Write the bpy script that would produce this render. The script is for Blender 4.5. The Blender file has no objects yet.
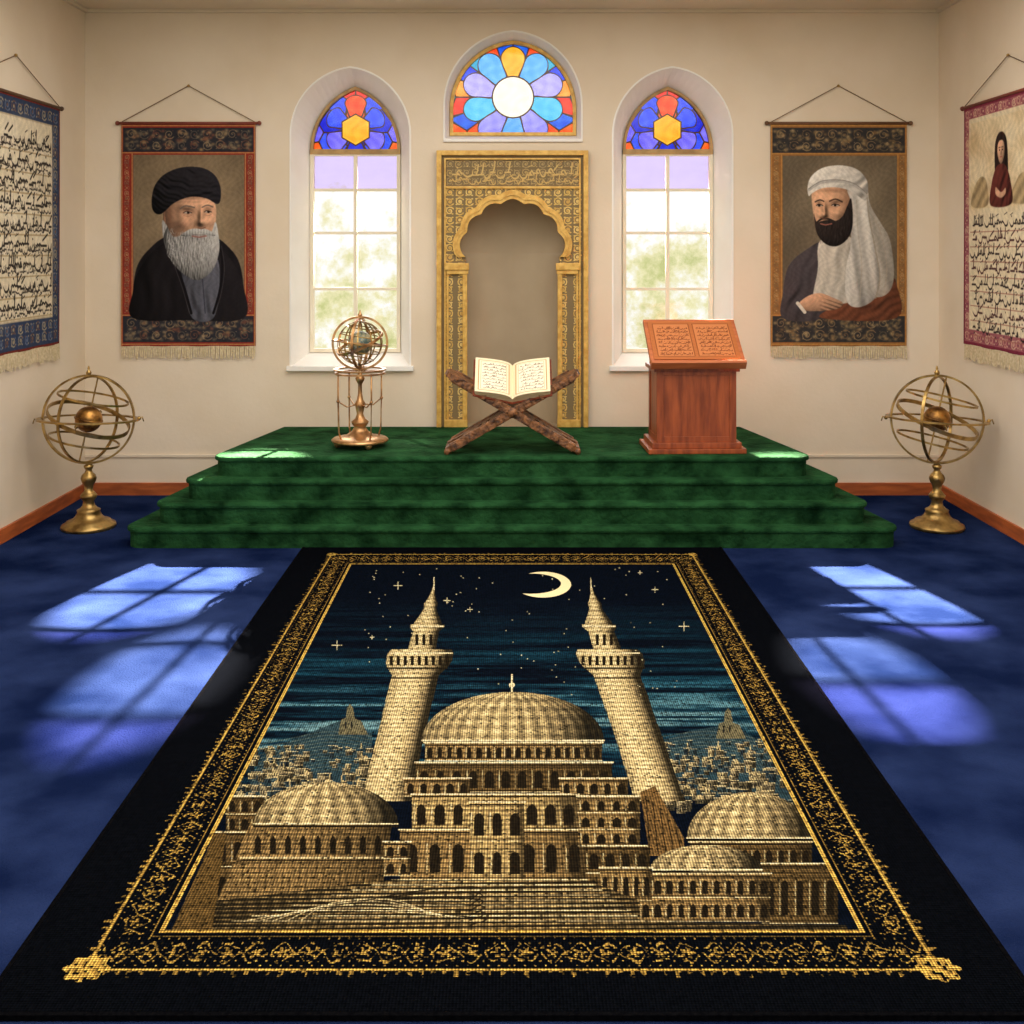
import bpy, bmesh, math, random
import numpy as np
from mathutils import Vector, Matrix
random.seed(7); rng=np.random.default_rng(7)
sc=bpy.context.scene
sc.view_settings.view_transform='Standard'
sc.view_settings.look='None'
COL=sc.collection
# ---------------------------------------------------------------- survey constants
F=1100.0; HC=1.7; Y0=250.0; D=7.64; KW=144.0
W=2.965; CEIL=3.367; ST=0.478
def wx(px): return (px-512)/KW
def wz(py): return HC-(py-Y0)/KW
def srgb(c):
    out=[]
    for v in c[:3]:
        v=v/255.0
        out.append(v/12.92 if v<=0.04045 else ((v+0.055)/1.055)**2.4)
    return (*out,1.0)
# ---------------------------------------------------------------- materials
def mat(name,c,rough=0.6,metal=0.0,c2=None,scale=8.0,bump=0.0,bscale=None,sheen=0.0,stretch=(1,1,1),detail=4.0,lo=0.35,hi=0.65,spec=None,bdist=0.01):
    m=bpy.data.materials.new(name); m.use_nodes=True
    nt=m.node_tree; b=nt.nodes['Principled BSDF']
    tc=nt.nodes.new('ShaderNodeTexCoord'); mp=nt.nodes.new('ShaderNodeMapping')
    mp.inputs['Scale'].default_value=stretch
    nt.links.new(tc.outputs['Object'],mp.inputs['Vector'])
    n=nt.nodes.new('ShaderNodeTexNoise'); n.inputs['Scale'].default_value=scale; n.inputs['Detail'].default_value=detail
    nt.links.new(mp.outputs['Vector'],n.inputs['Vector'])
    r=nt.nodes.new('ShaderNodeValToRGB')
    r.color_ramp.elements[0].position=lo; r.color_ramp.elements[1].position=hi
    if c2 is None: c2=tuple(min(255,v*0.88) for v in c)
    r.color_ramp.elements[0].color=srgb(c2); r.color_ramp.elements[1].color=srgb(c)
    nt.links.new(n.outputs['Fac'],r.inputs['Fac']); nt.links.new(r.outputs['Color'],b.inputs['Base Color'])
    b.inputs['Roughness'].default_value=rough; b.inputs['Metallic'].default_value=metal
    if spec is not None: b.inputs['Specular IOR Level'].default_value=spec
    if sheen:
        b.inputs['Sheen Weight'].default_value=sheen
        b.inputs['Sheen Roughness'].default_value=0.35
        b.inputs['Sheen Tint'].default_value=srgb(tuple(min(255,v*1.5+30) for v in c))
    if bump:
        n2=nt.nodes.new('ShaderNodeTexNoise'); n2.inputs['Scale'].default_value=bscale or scale*3; n2.inputs['Detail'].default_value=5
        nt.links.new(mp.outputs['Vector'],n2.inputs['Vector'])
        bp=nt.nodes.new('ShaderNodeBump'); bp.inputs['Strength'].default_value=bump; bp.inputs['Distance'].default_value=bdist
        nt.links.new(n2.outputs['Fac'],bp.inputs['Height']); nt.links.new(bp.outputs['Normal'],b.inputs['Normal'])
    return m
# ---------------------------------------------------------------- procedural painter
class Canvas:
    def __init__(s,w,h,a2p,ax,ay,bg=(0,0,0)):
        s.w=w; s.h=h; s.a2p=a2p
        s.AX=ax.astype(np.float32); s.AY=ay.astype(np.float32)
        s.a=np.zeros((h,w,3),np.float32); s.a[:]=np.array(bg)/255.0
    def box(s,pts,pad=2):
        P=np.array([s.a2p(x,y) for x,y in pts])
        x0=int(max(0,math.floor(P[:,0].min()-pad))); x1=int(min(s.w,math.ceil(P[:,0].max()+pad)))
        y0=int(max(0,math.floor(P[:,1].min()-pad))); y1=int(min(s.h,math.ceil(P[:,1].max()+pad)))
        if x1<=x0 or y1<=y0: return None
        return (slice(y0,y1),slice(x0,x1))
    def put(s,sl,al,col):
        sub=s.a[sl]
        if callable(col): c=col(s.AX[sl],s.AY[sl])/255.0
        else: c=np.array(col,np.float32)/255.0
        al=al[...,None]
        s.a[sl]=sub*(1-al)+c*al
    def pmask(s,pts,sl):
        X=s.AX[sl]; Y=s.AY[sl]; m=np.zeros(X.shape,bool)
        n=len(pts)
        for i in range(n):
            xa,ya=pts[i]; xb,yb=pts[(i+1)%n]
            if ya==yb: continue
            m^=((ya>Y)!=(yb>Y))&(X<(xb-xa)*(Y-ya)/(yb-ya)+xa)
        return m
    def fill(s,pts,col,alpha=1.0):
        sl=s.box(pts)
        if sl is None: return
        s.put(sl,s.pmask(pts,sl).astype(np.float32)*alpha,col)
    def relief(s,pts,base,hf,L,amb=0.45,dif=0.7,scale=5.0,soft=2):
        """fill a smooth outline with a colour modelled by a height function (painterly shading of the woven picture)"""
        pts=catmull(pts); sl=s.box(pts,6)
        if sl is None: return
        m=s.pmask(pts,sl).astype(np.float32)
        for _ in range(soft): m=boxblur(m)
        X=s.AX[sl]; Y=s.AY[sl]; h=hf(X,Y)
        gx=np.gradient(h,axis=1)*scale; gy=-np.gradient(h,axis=0)*scale
        nl=np.sqrt(gx*gx+gy*gy+1); Ln=np.array(L)/np.linalg.norm(L)
        sh=np.clip((-gx*Ln[0]-gy*Ln[1]+Ln[2])/nl,0,1.2)
        c=np.array(base,np.float32)[None,None,:]*(amb+dif*sh)[...,None]/255.0
        s.a[sl]=s.a[sl]*(1-m[...,None])+np.clip(c,0,1)*m[...,None]
    def smooth(s,pts,col,alpha=1.0): s.fill(catmull(pts),col,alpha)
    def ell(s,cx,cy,rx,ry,col,alpha=1.0):
        s.fill([(cx+rx*math.cos(t),cy+ry*math.sin(t)) for t in np.linspace(0,2*math.pi,25)[:-1]],col,alpha)
    def rect(s,x0,y0,x1,y1,col,alpha=1.0): s.fill([(x0,y0),(x1,y0),(x1,y1),(x0,y1)],col,alpha)
    def blob(s,cx,cy,rx,ry,col,alpha=1.0):
        sl=s.box([(cx-2.5*rx,cy-2.5*ry),(cx+2.5*rx,cy+2.5*ry)])
        if sl is None: return
        d=((s.AX[sl]-cx)/rx)**2+((s.AY[sl]-cy)/ry)**2
        s.put(sl,np.exp(-d)*alpha,col)
    def stroke(s,pts,w,col,alpha=1.0,taper=False):
        n=len(pts)-1
        xs=[p[0] for p in pts]; ys=[p[1] for p in pts]
        sl=s.box([(min(xs)-w,min(ys)-w),(max(xs)+w,max(ys)+w)])
        if sl is None: return
        X=s.AX[sl]; Y=s.AY[sl]; best=np.full(X.shape,9e9,np.float32)
        for i in range(n):
            xa,ya=pts[i]; xb,yb=pts[i+1]; dx=xb-xa; dy=yb-ya; L=dx*dx+dy*dy+1e-9
            t=np.clip(((X-xa)*dx+(Y-ya)*dy)/L,0,1)
            d=np.sqrt((X-xa-t*dx)**2+(Y-ya-t*dy)**2)
            ww=w*0.5*(1 if not taper else max(0.25,math.sin(math.pi*(i+0.7)/(n+0.4))))
            best=np.minimum(best,d-ww)
        s.put(sl,np.clip(0.5-best*4,0,1)*alpha,col)
    def image(s,name):
        im=bpy.data.images.new(name,s.w,s.h,alpha=False)
        px=np.ones((s.h,s.w,4),np.float32); px[...,:3]=np.clip(s.a,0,1)
        im.pixels.foreach_set(px.ravel()); im.update(); im.pack()
        return im
def boxblur(a):
    p=np.pad(a,[(1,1),(1,1)]+[(0,0)]*(a.ndim-2),mode='edge')
    q=(p[:-2]+p[1:-1]+p[2:])/3
    return (q[:,:-2]+q[:,1:-1]+q[:,2:])/3
def catmull(p,k=6,closed=True):
    out=[]; n=len(p)
    rngi=range(n) if closed else range(n-1)
    for i in rngi:
        if closed: a,b,c,d=p[i-1],p[i],p[(i+1)%n],p[(i+2)%n]
        else: a,b,c,d=p[max(0,i-1)],p[i],p[i+1],p[min(n-1,i+2)]
        for j in range(k):
            t=j/k
            out.append(tuple(0.5*((2*b[q])+(-a[q]+c[q])*t+(2*a[q]-5*b[q]+4*c[q]-d[q])*t*t+(-a[q]+3*b[q]-3*c[q]+d[q])*t**3) for q in (0,1)))
    if not closed: out.append(tuple(p[-1]))
    return out
def flat_canvas(x0,y0,x1,y1,scale,bg=(0,0,0)):
    w=int((x1-x0)*scale); h=int((y1-y0)*scale)
    i=(np.arange(w)+0.5)/w*(x1-x0)+x0; j=y1-(np.arange(h)+0.5)/h*(y1-y0)
    AX,AY=np.meshgrid(i,j)
    return Canvas(w,h,lambda x,y:((x-x0)/(x1-x0)*w,(y1-y)/(y1-y0)*h),AX,AY,bg)
def spiral(cx,cy,r,a0,sgn,turns=1.4,n=16):
    return [(cx+r*(1-0.8*i/n)*math.cos(a0+sgn*turns*2*math.pi*i/n),cy+r*(1-0.8*i/n)*math.sin(a0+sgn*turns*2*math.pi*i/n)) for i in range(n+1)]
def vines(cv,x0,y0,x1,y1,step,cols,w=1.0,rows=1,al=1.0):
    horiz=(x1-x0)>=(y1-y0)
    L=(x1-x0) if horiz else (y1-y0); T=(y1-y0) if horiz else (x1-x0)
    n=max(1,int(L/step))
    for r in range(rows):
        for i in range(n):
            a=(i+0.5)*L/n; b=T*(r+0.5)/rows
            cx,cy=(x0+a,y0+b) if horiz else (x0+b,y0+a)
            R=min(step*0.52,T/rows*0.46); sg=1 if (i+r)%2 else -1
            c=cols[(i+r)%len(cols)]
            cv.stroke(spiral(cx,cy,R,sg*0.5+(0 if horiz else 1.57),sg),w,c,al)
            cv.ell(cx,cy,w*1.1,w*1.1,cols[(i+1)%len(cols)],al)
            for q in range(4):
                t=q*1.57+0.8
                cv.ell(cx+R*0.95*math.cos(t),cy+R*0.95*math.sin(t),w*0.9,w*0.6,cols[(i+q)%len(cols)],al)
def calli(cv,x0,x1,yb,h,col,w):
    x=x1
    while x>x0+h*0.5:
        k=random.random(); g=h*random.uniform(0.3,0.75); yy=yb+random.uniform(-0.12,0.12)*h
        if k<0.3:
            cv.stroke(catmull([(x,yy-h*0.15),(x-g*0.2,yy+h*0.22),(x-g*0.8,yy+h*0.28),(x-g*1.3,yy-h*0.05)],4,False),w*1.3,col,taper=True); g*=1.3
        elif k<0.55:
            cv.stroke([(x,yy-h*0.8),(x-g*0.1,yy-h*0.3),(x-g*0.25,yy)],w,col); cv.stroke([(x,yy),(x-g*0.6,yy)],w,col); g*=0.6
        elif k<0.75:
            cv.stroke(catmull([(x,yy),(x-g*0.3,yy-h*0.3),(x-g*0.55,yy-h*0.1),(x-g*0.3,yy+h*0.02),(x-g,yy)],4,False),w,col)
        elif k<0.88:
            cv.stroke([(x,yy),(x-g*0.3,yy-h*0.15),(x-g*0.5,yy),(x-g*0.8,yy-h*0.12),(x-g,yy)],w,col)
        else:
            cv.stroke([(x+g*0.2,yy-h*0.75),(x-g*0.7,yy-h*0.35)],w,col); cv.stroke([(x,yy),(x-g,yy)],w*1.2,col)
        if random.random()<0.6: cv.ell(x-g*0.5,yy+random.choice([-0.5,0.42])*h,w*0.6,w*0.6,col)
        if random.random()<0.3: cv.stroke([(x-g*0.2,yy-h*0.75),(x-g*0.8,yy-h*0.6)],w*0.5,col)
        x-=g+(h*0.25 if random.random()<0.22 else -h*0.02)
def img_mat(name,cv,rough=0.8,metal=0.0,bump=0.0,glass=False,spec=0.1):
    m=bpy.data.materials.new(name); m.use_nodes=True; nt=m.node_tree; b=nt.nodes['Principled BSDF']
    t=nt.nodes.new('ShaderNodeTexImage'); t.image=cv.image(name+'_pattern'); t.extension='EXTEND'
    if glass:
        out=nt.nodes['Material Output']; tr=nt.nodes.new('ShaderNodeBsdfTransparent'); gl=nt.nodes.new('ShaderNodeBsdfGlossy')
        gl.inputs['Roughness'].default_value=0.1; mx=nt.nodes.new('ShaderNodeMixShader'); mx.inputs[0].default_value=0.04
        nt.links.new(t.outputs['Color'],tr.inputs['Color']); nt.links.new(tr.outputs[0],mx.inputs[1]); nt.links.new(gl.outputs[0],mx.inputs[2])
        nt.links.new(mx.outputs[0],out.inputs['Surface']); return m
    nt.links.new(t.outputs['Color'],b.inputs['Base Color'])
    b.inputs['Roughness'].default_value=rough; b.inputs['Metallic'].default_value=metal
    b.inputs['Specular IOR Level'].default_value=spec
    if bump:
        bp=nt.nodes.new('ShaderNodeBump'); bp.inputs['Strength'].default_value=bump; bp.inputs['Distance'].default_value=0.006
        nt.links.new(t.outputs['Color'],bp.inputs['Height']); nt.links.new(bp.outputs['Normal'],b.inputs['Normal'])
    return m
# ---------------------------------------------------------------- mesh helpers
def empty(name,loc=(0,0,0),rotz=0):
    o=bpy.data.objects.new(name,None); o.empty_display_size=0.1; o.location=loc; o.rotation_euler=(0,0,rotz); COL.objects.link(o); return o
def obj(name,verts,faces,m,parent=None,smooth=False,mx=None,uv=None,bevel=0):
    me=bpy.data.meshes.new(name); 
    if mx is not None: verts=[mx@Vector(v) for v in verts]
    me.from_pydata([tuple(v) for v in verts],[],faces); 
    bm=bmesh.new(); bm.from_mesh(me); bmesh.ops.recalc_face_normals(bm,faces=bm.faces)
    if bevel: bmesh.ops.bevel(bm,geom=[e for e in bm.edges if len(e.link_faces)==2 and e.calc_face_angle(0)>0.6],offset=bevel,segments=2,affect='EDGES',profile=0.7)
    bm.to_mesh(me); bm.free()
    if uv:
        l=me.uv_layers.new(name='UVMap')
        for lp in me.loops: l.data[lp.index].uv=uv(me.vertices[lp.vertex_index].co)
    if smooth:
        for p in me.polygons: p.use_smooth=True
    if m: me.materials.append(m)
    o=bpy.data.objects.new(name,me); COL.objects.link(o)
    if parent: o.parent=parent
    return o
def bx(x0,x1,y0,y1,z0,z1):
    v=[(x,y,z) for x in (x0,x1) for y in (y0,y1) for z in (z0,z1)]
    return v,[(0,1,3,2),(4,6,7,5),(0,4,5,1),(2,3,7,6),(0,2,6,4),(1,5,7,3)]
def box(name,x0,x1,y0,y1,z0,z1,m,parent=None,bevel=0,mx=None,uv=None):
    v,f=bx(x0,x1,y0,y1,z0,z1); return obj(name,v,f,m,parent,bevel=bevel,mx=mx,uv=uv)
def merge(lst):
    V=[];Fc=[]
    for v,f in lst:
        o=len(V); V+=list(v); Fc+=[tuple(i+o for i in q) for q in f]
    return V,Fc
def lathe(prof,n=32):
    V=[];Fc=[]
    for r,z in prof:
        for i in range(n):
            a=2*math.pi*i/n; V.append((r*math.cos(a),r*math.sin(a),z))
    for j in range(len(prof)-1):
        for i in range(n):
            k=(i+1)%n; Fc.append((j*n+i,j*n+k,(j+1)*n+k,(j+1)*n+i))
    Fc.append(tuple(range(n))); Fc.append(tuple((len(prof)-1)*n+i for i in range(n)))
    return V,Fc
def sphere(r,c=(0,0,0),n=24):
    prof=[(max(1e-4,r*math.sin(math.pi*i/(n//2))),-r*math.cos(math.pi*i/(n//2))) for i in range(n//2+1)]
    v,f=lathe(prof,n); return [(x+c[0],y+c[1],z+c[2]) for x,y,z in v],f
def ring(R,hw,ht,mx,c=(0,0,0),n=56):
    V=[];Fc=[]
    for i in range(n):
        a=2*math.pi*i/n
        for dr,dz in((-hw,-ht),(hw,-ht),(hw,ht),(-hw,ht)):
            v=mx@Vector(((R+dr)*math.cos(a),(R+dr)*math.sin(a),dz)); V.append((v.x+c[0],v.y+c[1],v.z+c[2]))
    for i in range(n):
        k=(i+1)%n
        for q in range(4):
            p=(q+1)%4; Fc.append((i*4+q,i*4+p,k*4+p,k*4+q))
    return V,Fc
def tube(pts,r,n=8):
    pts=[Vector(p) for p in pts]; V=[];Fc=[]
    up=Vector((0,0,1))
    for i,p in enumerate(pts):
        t=(pts[min(i+1,len(pts)-1)]-pts[max(i-1,0)]).normalized()
        a=t.cross(up)
        if a.length<0.05: a=t.cross(Vector((1,0,0)))
        a.normalize(); b=t.cross(a)
        rr=r[i] if isinstance(r,(list,tuple)) else r
        for q in range(n):
            an=2*math.pi*q/n; V.append(tuple(p+a*rr*math.cos(an)+b*rr*math.sin(an)))
    for i in range(len(pts)-1):
        for q in range(n):
            k=(q+1)%n; Fc.append((i*n+q,i*n+k,(i+1)*n+k,(i+1)*n+q))
    Fc.append(tuple(range(n))); Fc.append(tuple((len(pts)-1)*n+q for q in range(n)))
    return V,Fc
def shape(name,loops,y0,y1,m,parent=None,uv=None,mx=None,bevel=0.0):
    """extruded outline(s) in the XZ plane (even-odd holes) from y0 to y1"""
    cu=bpy.data.curves.new('tmp','CURVE'); cu.dimensions='2D'; cu.fill_mode='BOTH'; cu.extrude=max(1e-5,abs(y1-y0)/2-bevel)
    if bevel: cu.bevel_depth=bevel; cu.bevel_resolution=1; cu.offset=-bevel
    for lp in loops:
        s=cu.splines.new('POLY'); s.points.add(len(lp)-1); s.use_cyclic_u=True
        for p,(x,z) in zip(s.points,lp): p.co=(x,z,0,1)
    o=bpy.data.objects.new('tmp',cu); COL.objects.link(o)
    dg=bpy.context.evaluated_depsgraph_get(); me=bpy.data.meshes.new_from_object(o.evaluated_get(dg))
    V=[(v.co.x,v.co.z+(y0+y1)/2,v.co.y) for v in me.vertices]; Fc=[tuple(p.vertices) for p in me.polygons]
    bpy.data.objects.remove(o); bpy.data.curves.remove(cu); bpy.data.meshes.remove(me)
    return obj(name,V,Fc,m,parent,uv=uv,mx=mx)
def arch(cx,w,spring,apex,n=14):
    H=apex-spring; R=(w*w+H*H)/(2*w); c=w-R
    a1=math.atan2(H,-c)
    right=[(cx+c+R*math.cos(a1*i/n),spring+R*math.sin(a1*i/n)) for i in range(n+1)]
    left=[(2*cx-x,z) for x,z in right[:-1]][::-1]
    return right+left
def arch_win(cx,w,zb,spring,apex,n=14): return [(cx-w,zb),(cx+w,zb)]+arch(cx,w,spring,apex,n)
def loft(name,rings,m,parent=None,smooth=False,closed=True):
    V=[];Fc=[];n=len(rings[0])
    for r in rings: V+=r
    for j in range(len(rings)-1):
        for i in range(n if closed else n-1):
            k=(i+1)%n; Fc.append((j*n+i,j*n+k,(j+1)*n+k,(j+1)*n+i))
    return obj(name,V,Fc,m,parent,smooth=smooth)
def scale_loop(lp,cx,d):
    out=[];n=len(lp)
    area=sum(lp[i][0]*lp[(i+1)%n][1]-lp[(i+1)%n][0]*lp[i][1] for i in range(n))
    sg=1 if area>0 else -1
    for i in range(n):
        p=Vector(lp[i-1]);q=Vector(lp[i]);r=Vector(lp[(i+1)%n])
        a=(q-p).normalized() if (q-p).length>1e-6 else (r-q).normalized(); b=(r-q).normalized() if (r-q).length>1e-6 else a
        na=Vector((-a.y,a.x))*sg; nb=Vector((-b.y,b.x))*sg; nn=(na+nb)
        if nn.length<1e-5: nn=na
        nn.normalize(); k=1/max(0.5,nn.dot(na)); out.append((q.x+nn.x*d*k,q.y+nn.y*d*k))
    return out
# ---------------------------------------------------------------- base materials
M_wall=mat('plaster_cream',(232,217,196),0.85,c2=(224,207,183),scale=1.6,bump=0.1,bscale=40,spec=0.1)
M_reveal=mat('white_plaster',(246,243,238),0.8,c2=(240,235,228),scale=3,spec=0.2)
M_ceil=mat('ceiling_paint',(226,212,190),0.9,scale=2,c2=(218,204,180),spec=0.1)
M_floor=mat('navy_carpet',(38,52,92),0.95,c2=(15,26,58),scale=2.6,bump=0.5,bscale=120,detail=10,spec=0.0,lo=0.36,hi=0.68)
M_skirt=mat('skirting_wood',(188,98,46),0.5,c2=(150,74,34),scale=6,stretch=(1,1,6))
M_green=mat('green_velvet',(42,86,50),0.9,c2=(10,34,17),scale=7,bump=0.9,bscale=26,sheen=0.12,detail=10,spec=0.02,lo=0.30,hi=0.70,bdist=0.02)
M_brass=mat('aged_brass',(196,162,98),0.32,0.85,c2=(122,94,52),scale=14)
M_brassd=mat('dark_brass',(196,142,72),0.35,0.8,c2=(104,70,34),scale=18)
M_copper=mat('copper_brass',(214,168,116),0.32,0.8,c2=(150,106,66),scale=16)
M_gold=mat('gilded_wood',(226,184,96),0.45,0.15,c2=(198,150,66),scale=26,bump=0.2,bscale=60)
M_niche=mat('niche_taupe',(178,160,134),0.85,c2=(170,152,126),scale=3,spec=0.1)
M_cream=mat('window_paint',(240,230,208),0.6,c2=(230,218,192),scale=5)
M_frame=mat('window_oak',(186,150,92),0.5,c2=(152,116,66),scale=12)
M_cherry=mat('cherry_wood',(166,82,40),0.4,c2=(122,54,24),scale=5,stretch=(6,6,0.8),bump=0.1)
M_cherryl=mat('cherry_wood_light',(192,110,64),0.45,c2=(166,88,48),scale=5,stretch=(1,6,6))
M_walnut=mat('carved_walnut',(150,98,56),0.5,c2=(62,36,20),scale=34,bump=1.0,bscale=60)
M_rope=mat('jute_cord',(120,90,60),0.9)
M_rod=mat('tapestry_rod',(128,56,40),0.6)
M_fringe=mat('fringe_thread',(224,206,170),0.9,c2=(196,176,138),scale=60)
# ---------------------------------------------------------------- room shell
box('floor',-W-0.1,W+0.1,-1.0,D+0.1,-0.1,0,M_floor)
box('ceiling',-W-0.1,W+0.1,-1.0,D+0.1,CEIL,CEIL+0.1,M_ceil)
box('wall_left',-W-0.1,-W,-1.0,D+0.1,0,CEIL,M_wall)
box('wall_right',W,W+0.1,-1.0,D+0.1,0,CEIL,M_wall)
TH=0.25; KG=F/(D+TH)
wins=[(-1.122,'window_1'),(1.115,'window_3')]
def side_outer(cx): return arch_win(cx,0.41,0.894,2.50,2.964)
def side_inner(cx): return arch_win(cx,0.323,0.968,2.417,2.869)
fan_outer=arch_win(0.007,0.472,2.47,2.707,3.214); fan_inner=arch_win(0.007,0.445,2.505,2.69,3.175)
def lobed(cx,w,spring,apex,zb,lobes,amp,n=40):
    H=apex-spring; R=(w*w+H*H)/(2*w); c=w-R; a1=math.atan2(H,-c); right=[]
    for i in range(n+1):
        t=i/n; a=a1*t; rr=R+amp*abs(math.sin(lobes*math.pi*t))
        right.append((cx+c+rr*math.cos(a) if i<n else cx,spring+rr*math.sin(a)))
    left=[(2*cx-x,z) for x,z in right[:-1]][::-1]
    return [(cx-w+0.02,zb),(cx+w-0.02,zb),(cx+w-0.02,spring-0.02)]+right+left+[(cx-w+0.02,spring-0.02)]
MCX=0.003
mi_open=lobed(MCX,0.345,wz(254),wz(203),ST,3.5,0.026)
wall_hole=[(MCX-0.40,ST),(MCX+0.40,ST),(MCX+0.40,wz(190)),(MCX-0.40,wz(190))]
shape('wall_back',[[(-W-0.1,0),(W+0.1,0),(W+0.1,CEIL),(-W-0.1,CEIL)],side_outer(wins[0][0]),side_outer(wins[1][0]),fan_outer,wall_hole],D,D+0.02,M_wall)
for nm,s in (('left',-1),('right',1)):
    x0,x1=sorted((s*W,s*(W-0.018)))
    box('baseboard_'+nm,x0,x1,-1.0,D,0,0.085,M_skirt,bevel=0.004)
box('baseboard_back',-W+0.018,W-0.018,D-0.018,D,0,0.085,M_skirt)
box('trim_1',-W,W,D-0.012,D,0.262,0.282,M_wall,bevel=0.003)
box('trim_2',-W,W,D-0.03,D,CEIL-0.022,CEIL,M_ceil,bevel=0.004)
box('trim_3',-W,-W+0.03,-1,D-0.03,CEIL-0.022,CEIL,M_ceil,bevel=0.004)
box('trim_4',W-0.03,W,-1,D-0.03,CEIL-0.022,CEIL,M_ceil,bevel=0.004)
# ---------------------------------------------------------------- stained glass
def voronoi_glass(x0,y0,x1,y1,seeds,lead=1.3,scale=7):
    cv=flat_canvas(x0,y0,x1,y1,scale)
    X=cv.AX;Y=cv.AY; S=np.array([(s[0],s[1]) for s in seeds]); C=np.array([s[2] for s in seeds],np.float32)/255
    d=np.sqrt((X[...,None]-S[:,0])**2+(Y[...,None]-S[:,1])**2)
    idx=d.argmin(-1); ds=np.sort(d,-1); img=C[idx]
    ln=((ds[...,1]-ds[...,0])<lead)
    img[ln]=np.array((128,88,40))/255
    cv.a[:]=img; return cv
def streaks(cv):
    X=cv.AX;Y=cv.AY
    fl=0.5+0.5*np.sin(X*0.35+2*np.sin(Y*0.22))*np.sin(Y*0.31+1.5*np.sin(X*0.19))
    lead=(abs(cv.a-np.array((128,88,40))/255).sum(-1)<0.02)
    cv.a=np.where(lead[...,None],cv.a,cv.a+(1-cv.a)*(0.25*fl)[...,None]).astype(np.float32)
LD=(128,88,40)
def clearmat(name,c):
    m=bpy.data.materials.new(name); m.use_nodes=True; nt=m.node_tree
    out=nt.nodes['Material Output']; nt.nodes.remove(nt.nodes['Principled BSDF'])
    tr=nt.nodes.new('ShaderNodeBsdfTransparent'); gl=nt.nodes.new('ShaderNodeBsdfGlossy'); mx=nt.nodes.new('ShaderNodeMixShader')
    n=nt.nodes.new('ShaderNodeTexNoise'); n.inputs['Scale'].default_value=3; r=nt.nodes.new('ShaderNodeValToRGB')
    r.color_ramp.elements[0].color=srgb(tuple(v*0.96 for v in c)); r.color_ramp.elements[1].color=srgb(c)
    nt.links.new(n.outputs['Fac'],r.inputs['Fac']); nt.links.new(r.outputs['Color'],tr.inputs['Color'])
    gl.inputs['Roughness'].default_value=0.05; mx.inputs[0].default_value=0.03
    nt.links.new(tr.outputs[0],mx.inputs[1]); nt.links.new(gl.outputs[0],mx.inputs[2]); nt.links.new(mx.outputs[0],out.inputs['Surface'])
    return m
M_clear=clearmat('clear_glass',(255,255,255)); M_lilac=clearmat('lilac_glass',(238,228,252))
B1=(46,74,225);B2=(96,128,244);B3=(34,56,205);LV=(160,150,245);RD=(235,72,40);OR=(250,140,40);YL=(255,206,74)
seeds=[(0,-20,B1),(-24,-31,B1),(24,-31,B1),(-25,-7,B2),(25,-7,B2),(0,9,LV),(0,-47,OR),(-17,-49,B2),(17,-49,B2),(-8,-61,RD),(8,-61,RD),(-20,-64,RD),(20,-64,RD),
 (-46,-18,LV),(46,-18,LV),(-38,-42,RD),(38,-42,RD),(-42,1,OR),(42,1,OR)]
cv=voronoi_glass(-46,-66,46,2,seeds)
def petal(cv,cx,cy,ang,r0,r1,hw,col,lead=1.3):
    ca,sa=math.cos(ang),math.sin(ang)
    def P(g):
        L=r1-r0
        pr=[(r0-g,hw*0.45+g),(r0+L*0.35,hw*0.8+g),(r0+L*0.68,hw+g),(r0+L*0.92,hw*0.62+g),(r1+g,0),(r0+L*0.92,-hw*0.62-g),(r0+L*0.68,-hw-g),(r0+L*0.35,-hw*0.8-g),(r0-g,-hw*0.45-g)]
        return catmull([(cx+r*ca-t*sa,cy+r*sa+t*ca) for r,t in pr],4)
    cv.fill(P(lead),LD); cv.fill(P(0),col)
for k,(c_) in enumerate([(250,120,50),B2,LV,B1,LV,B2]):
    a=-math.pi/2+k*math.pi/3; petal(cv,0,-22,a,13,31 if k else 34,10,c_)
hexp=[(15*math.cos(a),-22+15*math.sin(a)) for a in [math.pi/6+i*math.pi/3 for i in range(6)]]
cv.fill([(x*1.1,-22+(y+22)*1.1) for x,y in hexp],LD); cv.fill(hexp,YL)
streaks(cv)
M_arch=img_mat('arch_stained_glass',cv,glass=True)
fs=[]
o1=[(60,140,235),(250,130,50),(90,200,225),(70,110,235),(250,190,90),(240,90,50)]
for i in range(20):
    a=-math.pi/2+(i+0.5)*math.pi/10; fs.append((50*math.cos(a),50*math.sin(a),o1[min(i,19-i)%6]))
for i in range(10):
    a=-math.pi/2+(i+0.5)*math.pi/5; fs.append((68*math.cos(a),68*math.sin(a),[(250,140,50),(70,120,235),(80,200,220)][min(i,9-i)%3]))
cv=voronoi_glass(-66,-66,66,42,fs)
pc=[(255,208,84),(140,205,250),(206,200,252),(130,215,245),(190,186,248),(150,205,250)]
for i in range(10):
    petal(cv,0,0,-math.pi/2+i*math.pi/5,19,51 if i else 50,11.5,pc[min(i,10-i)])
cv.ell(0,0,21.5,21.5,LD); cv.fill([(20*math.cos(t),20*math.sin(t)) for t in np.linspace(0,2*math.pi,49)[:-1]],(255,250,234))
streaks(cv)
M_fan=img_mat('fanlight_stained_glass',cv,glass=True)
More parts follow.
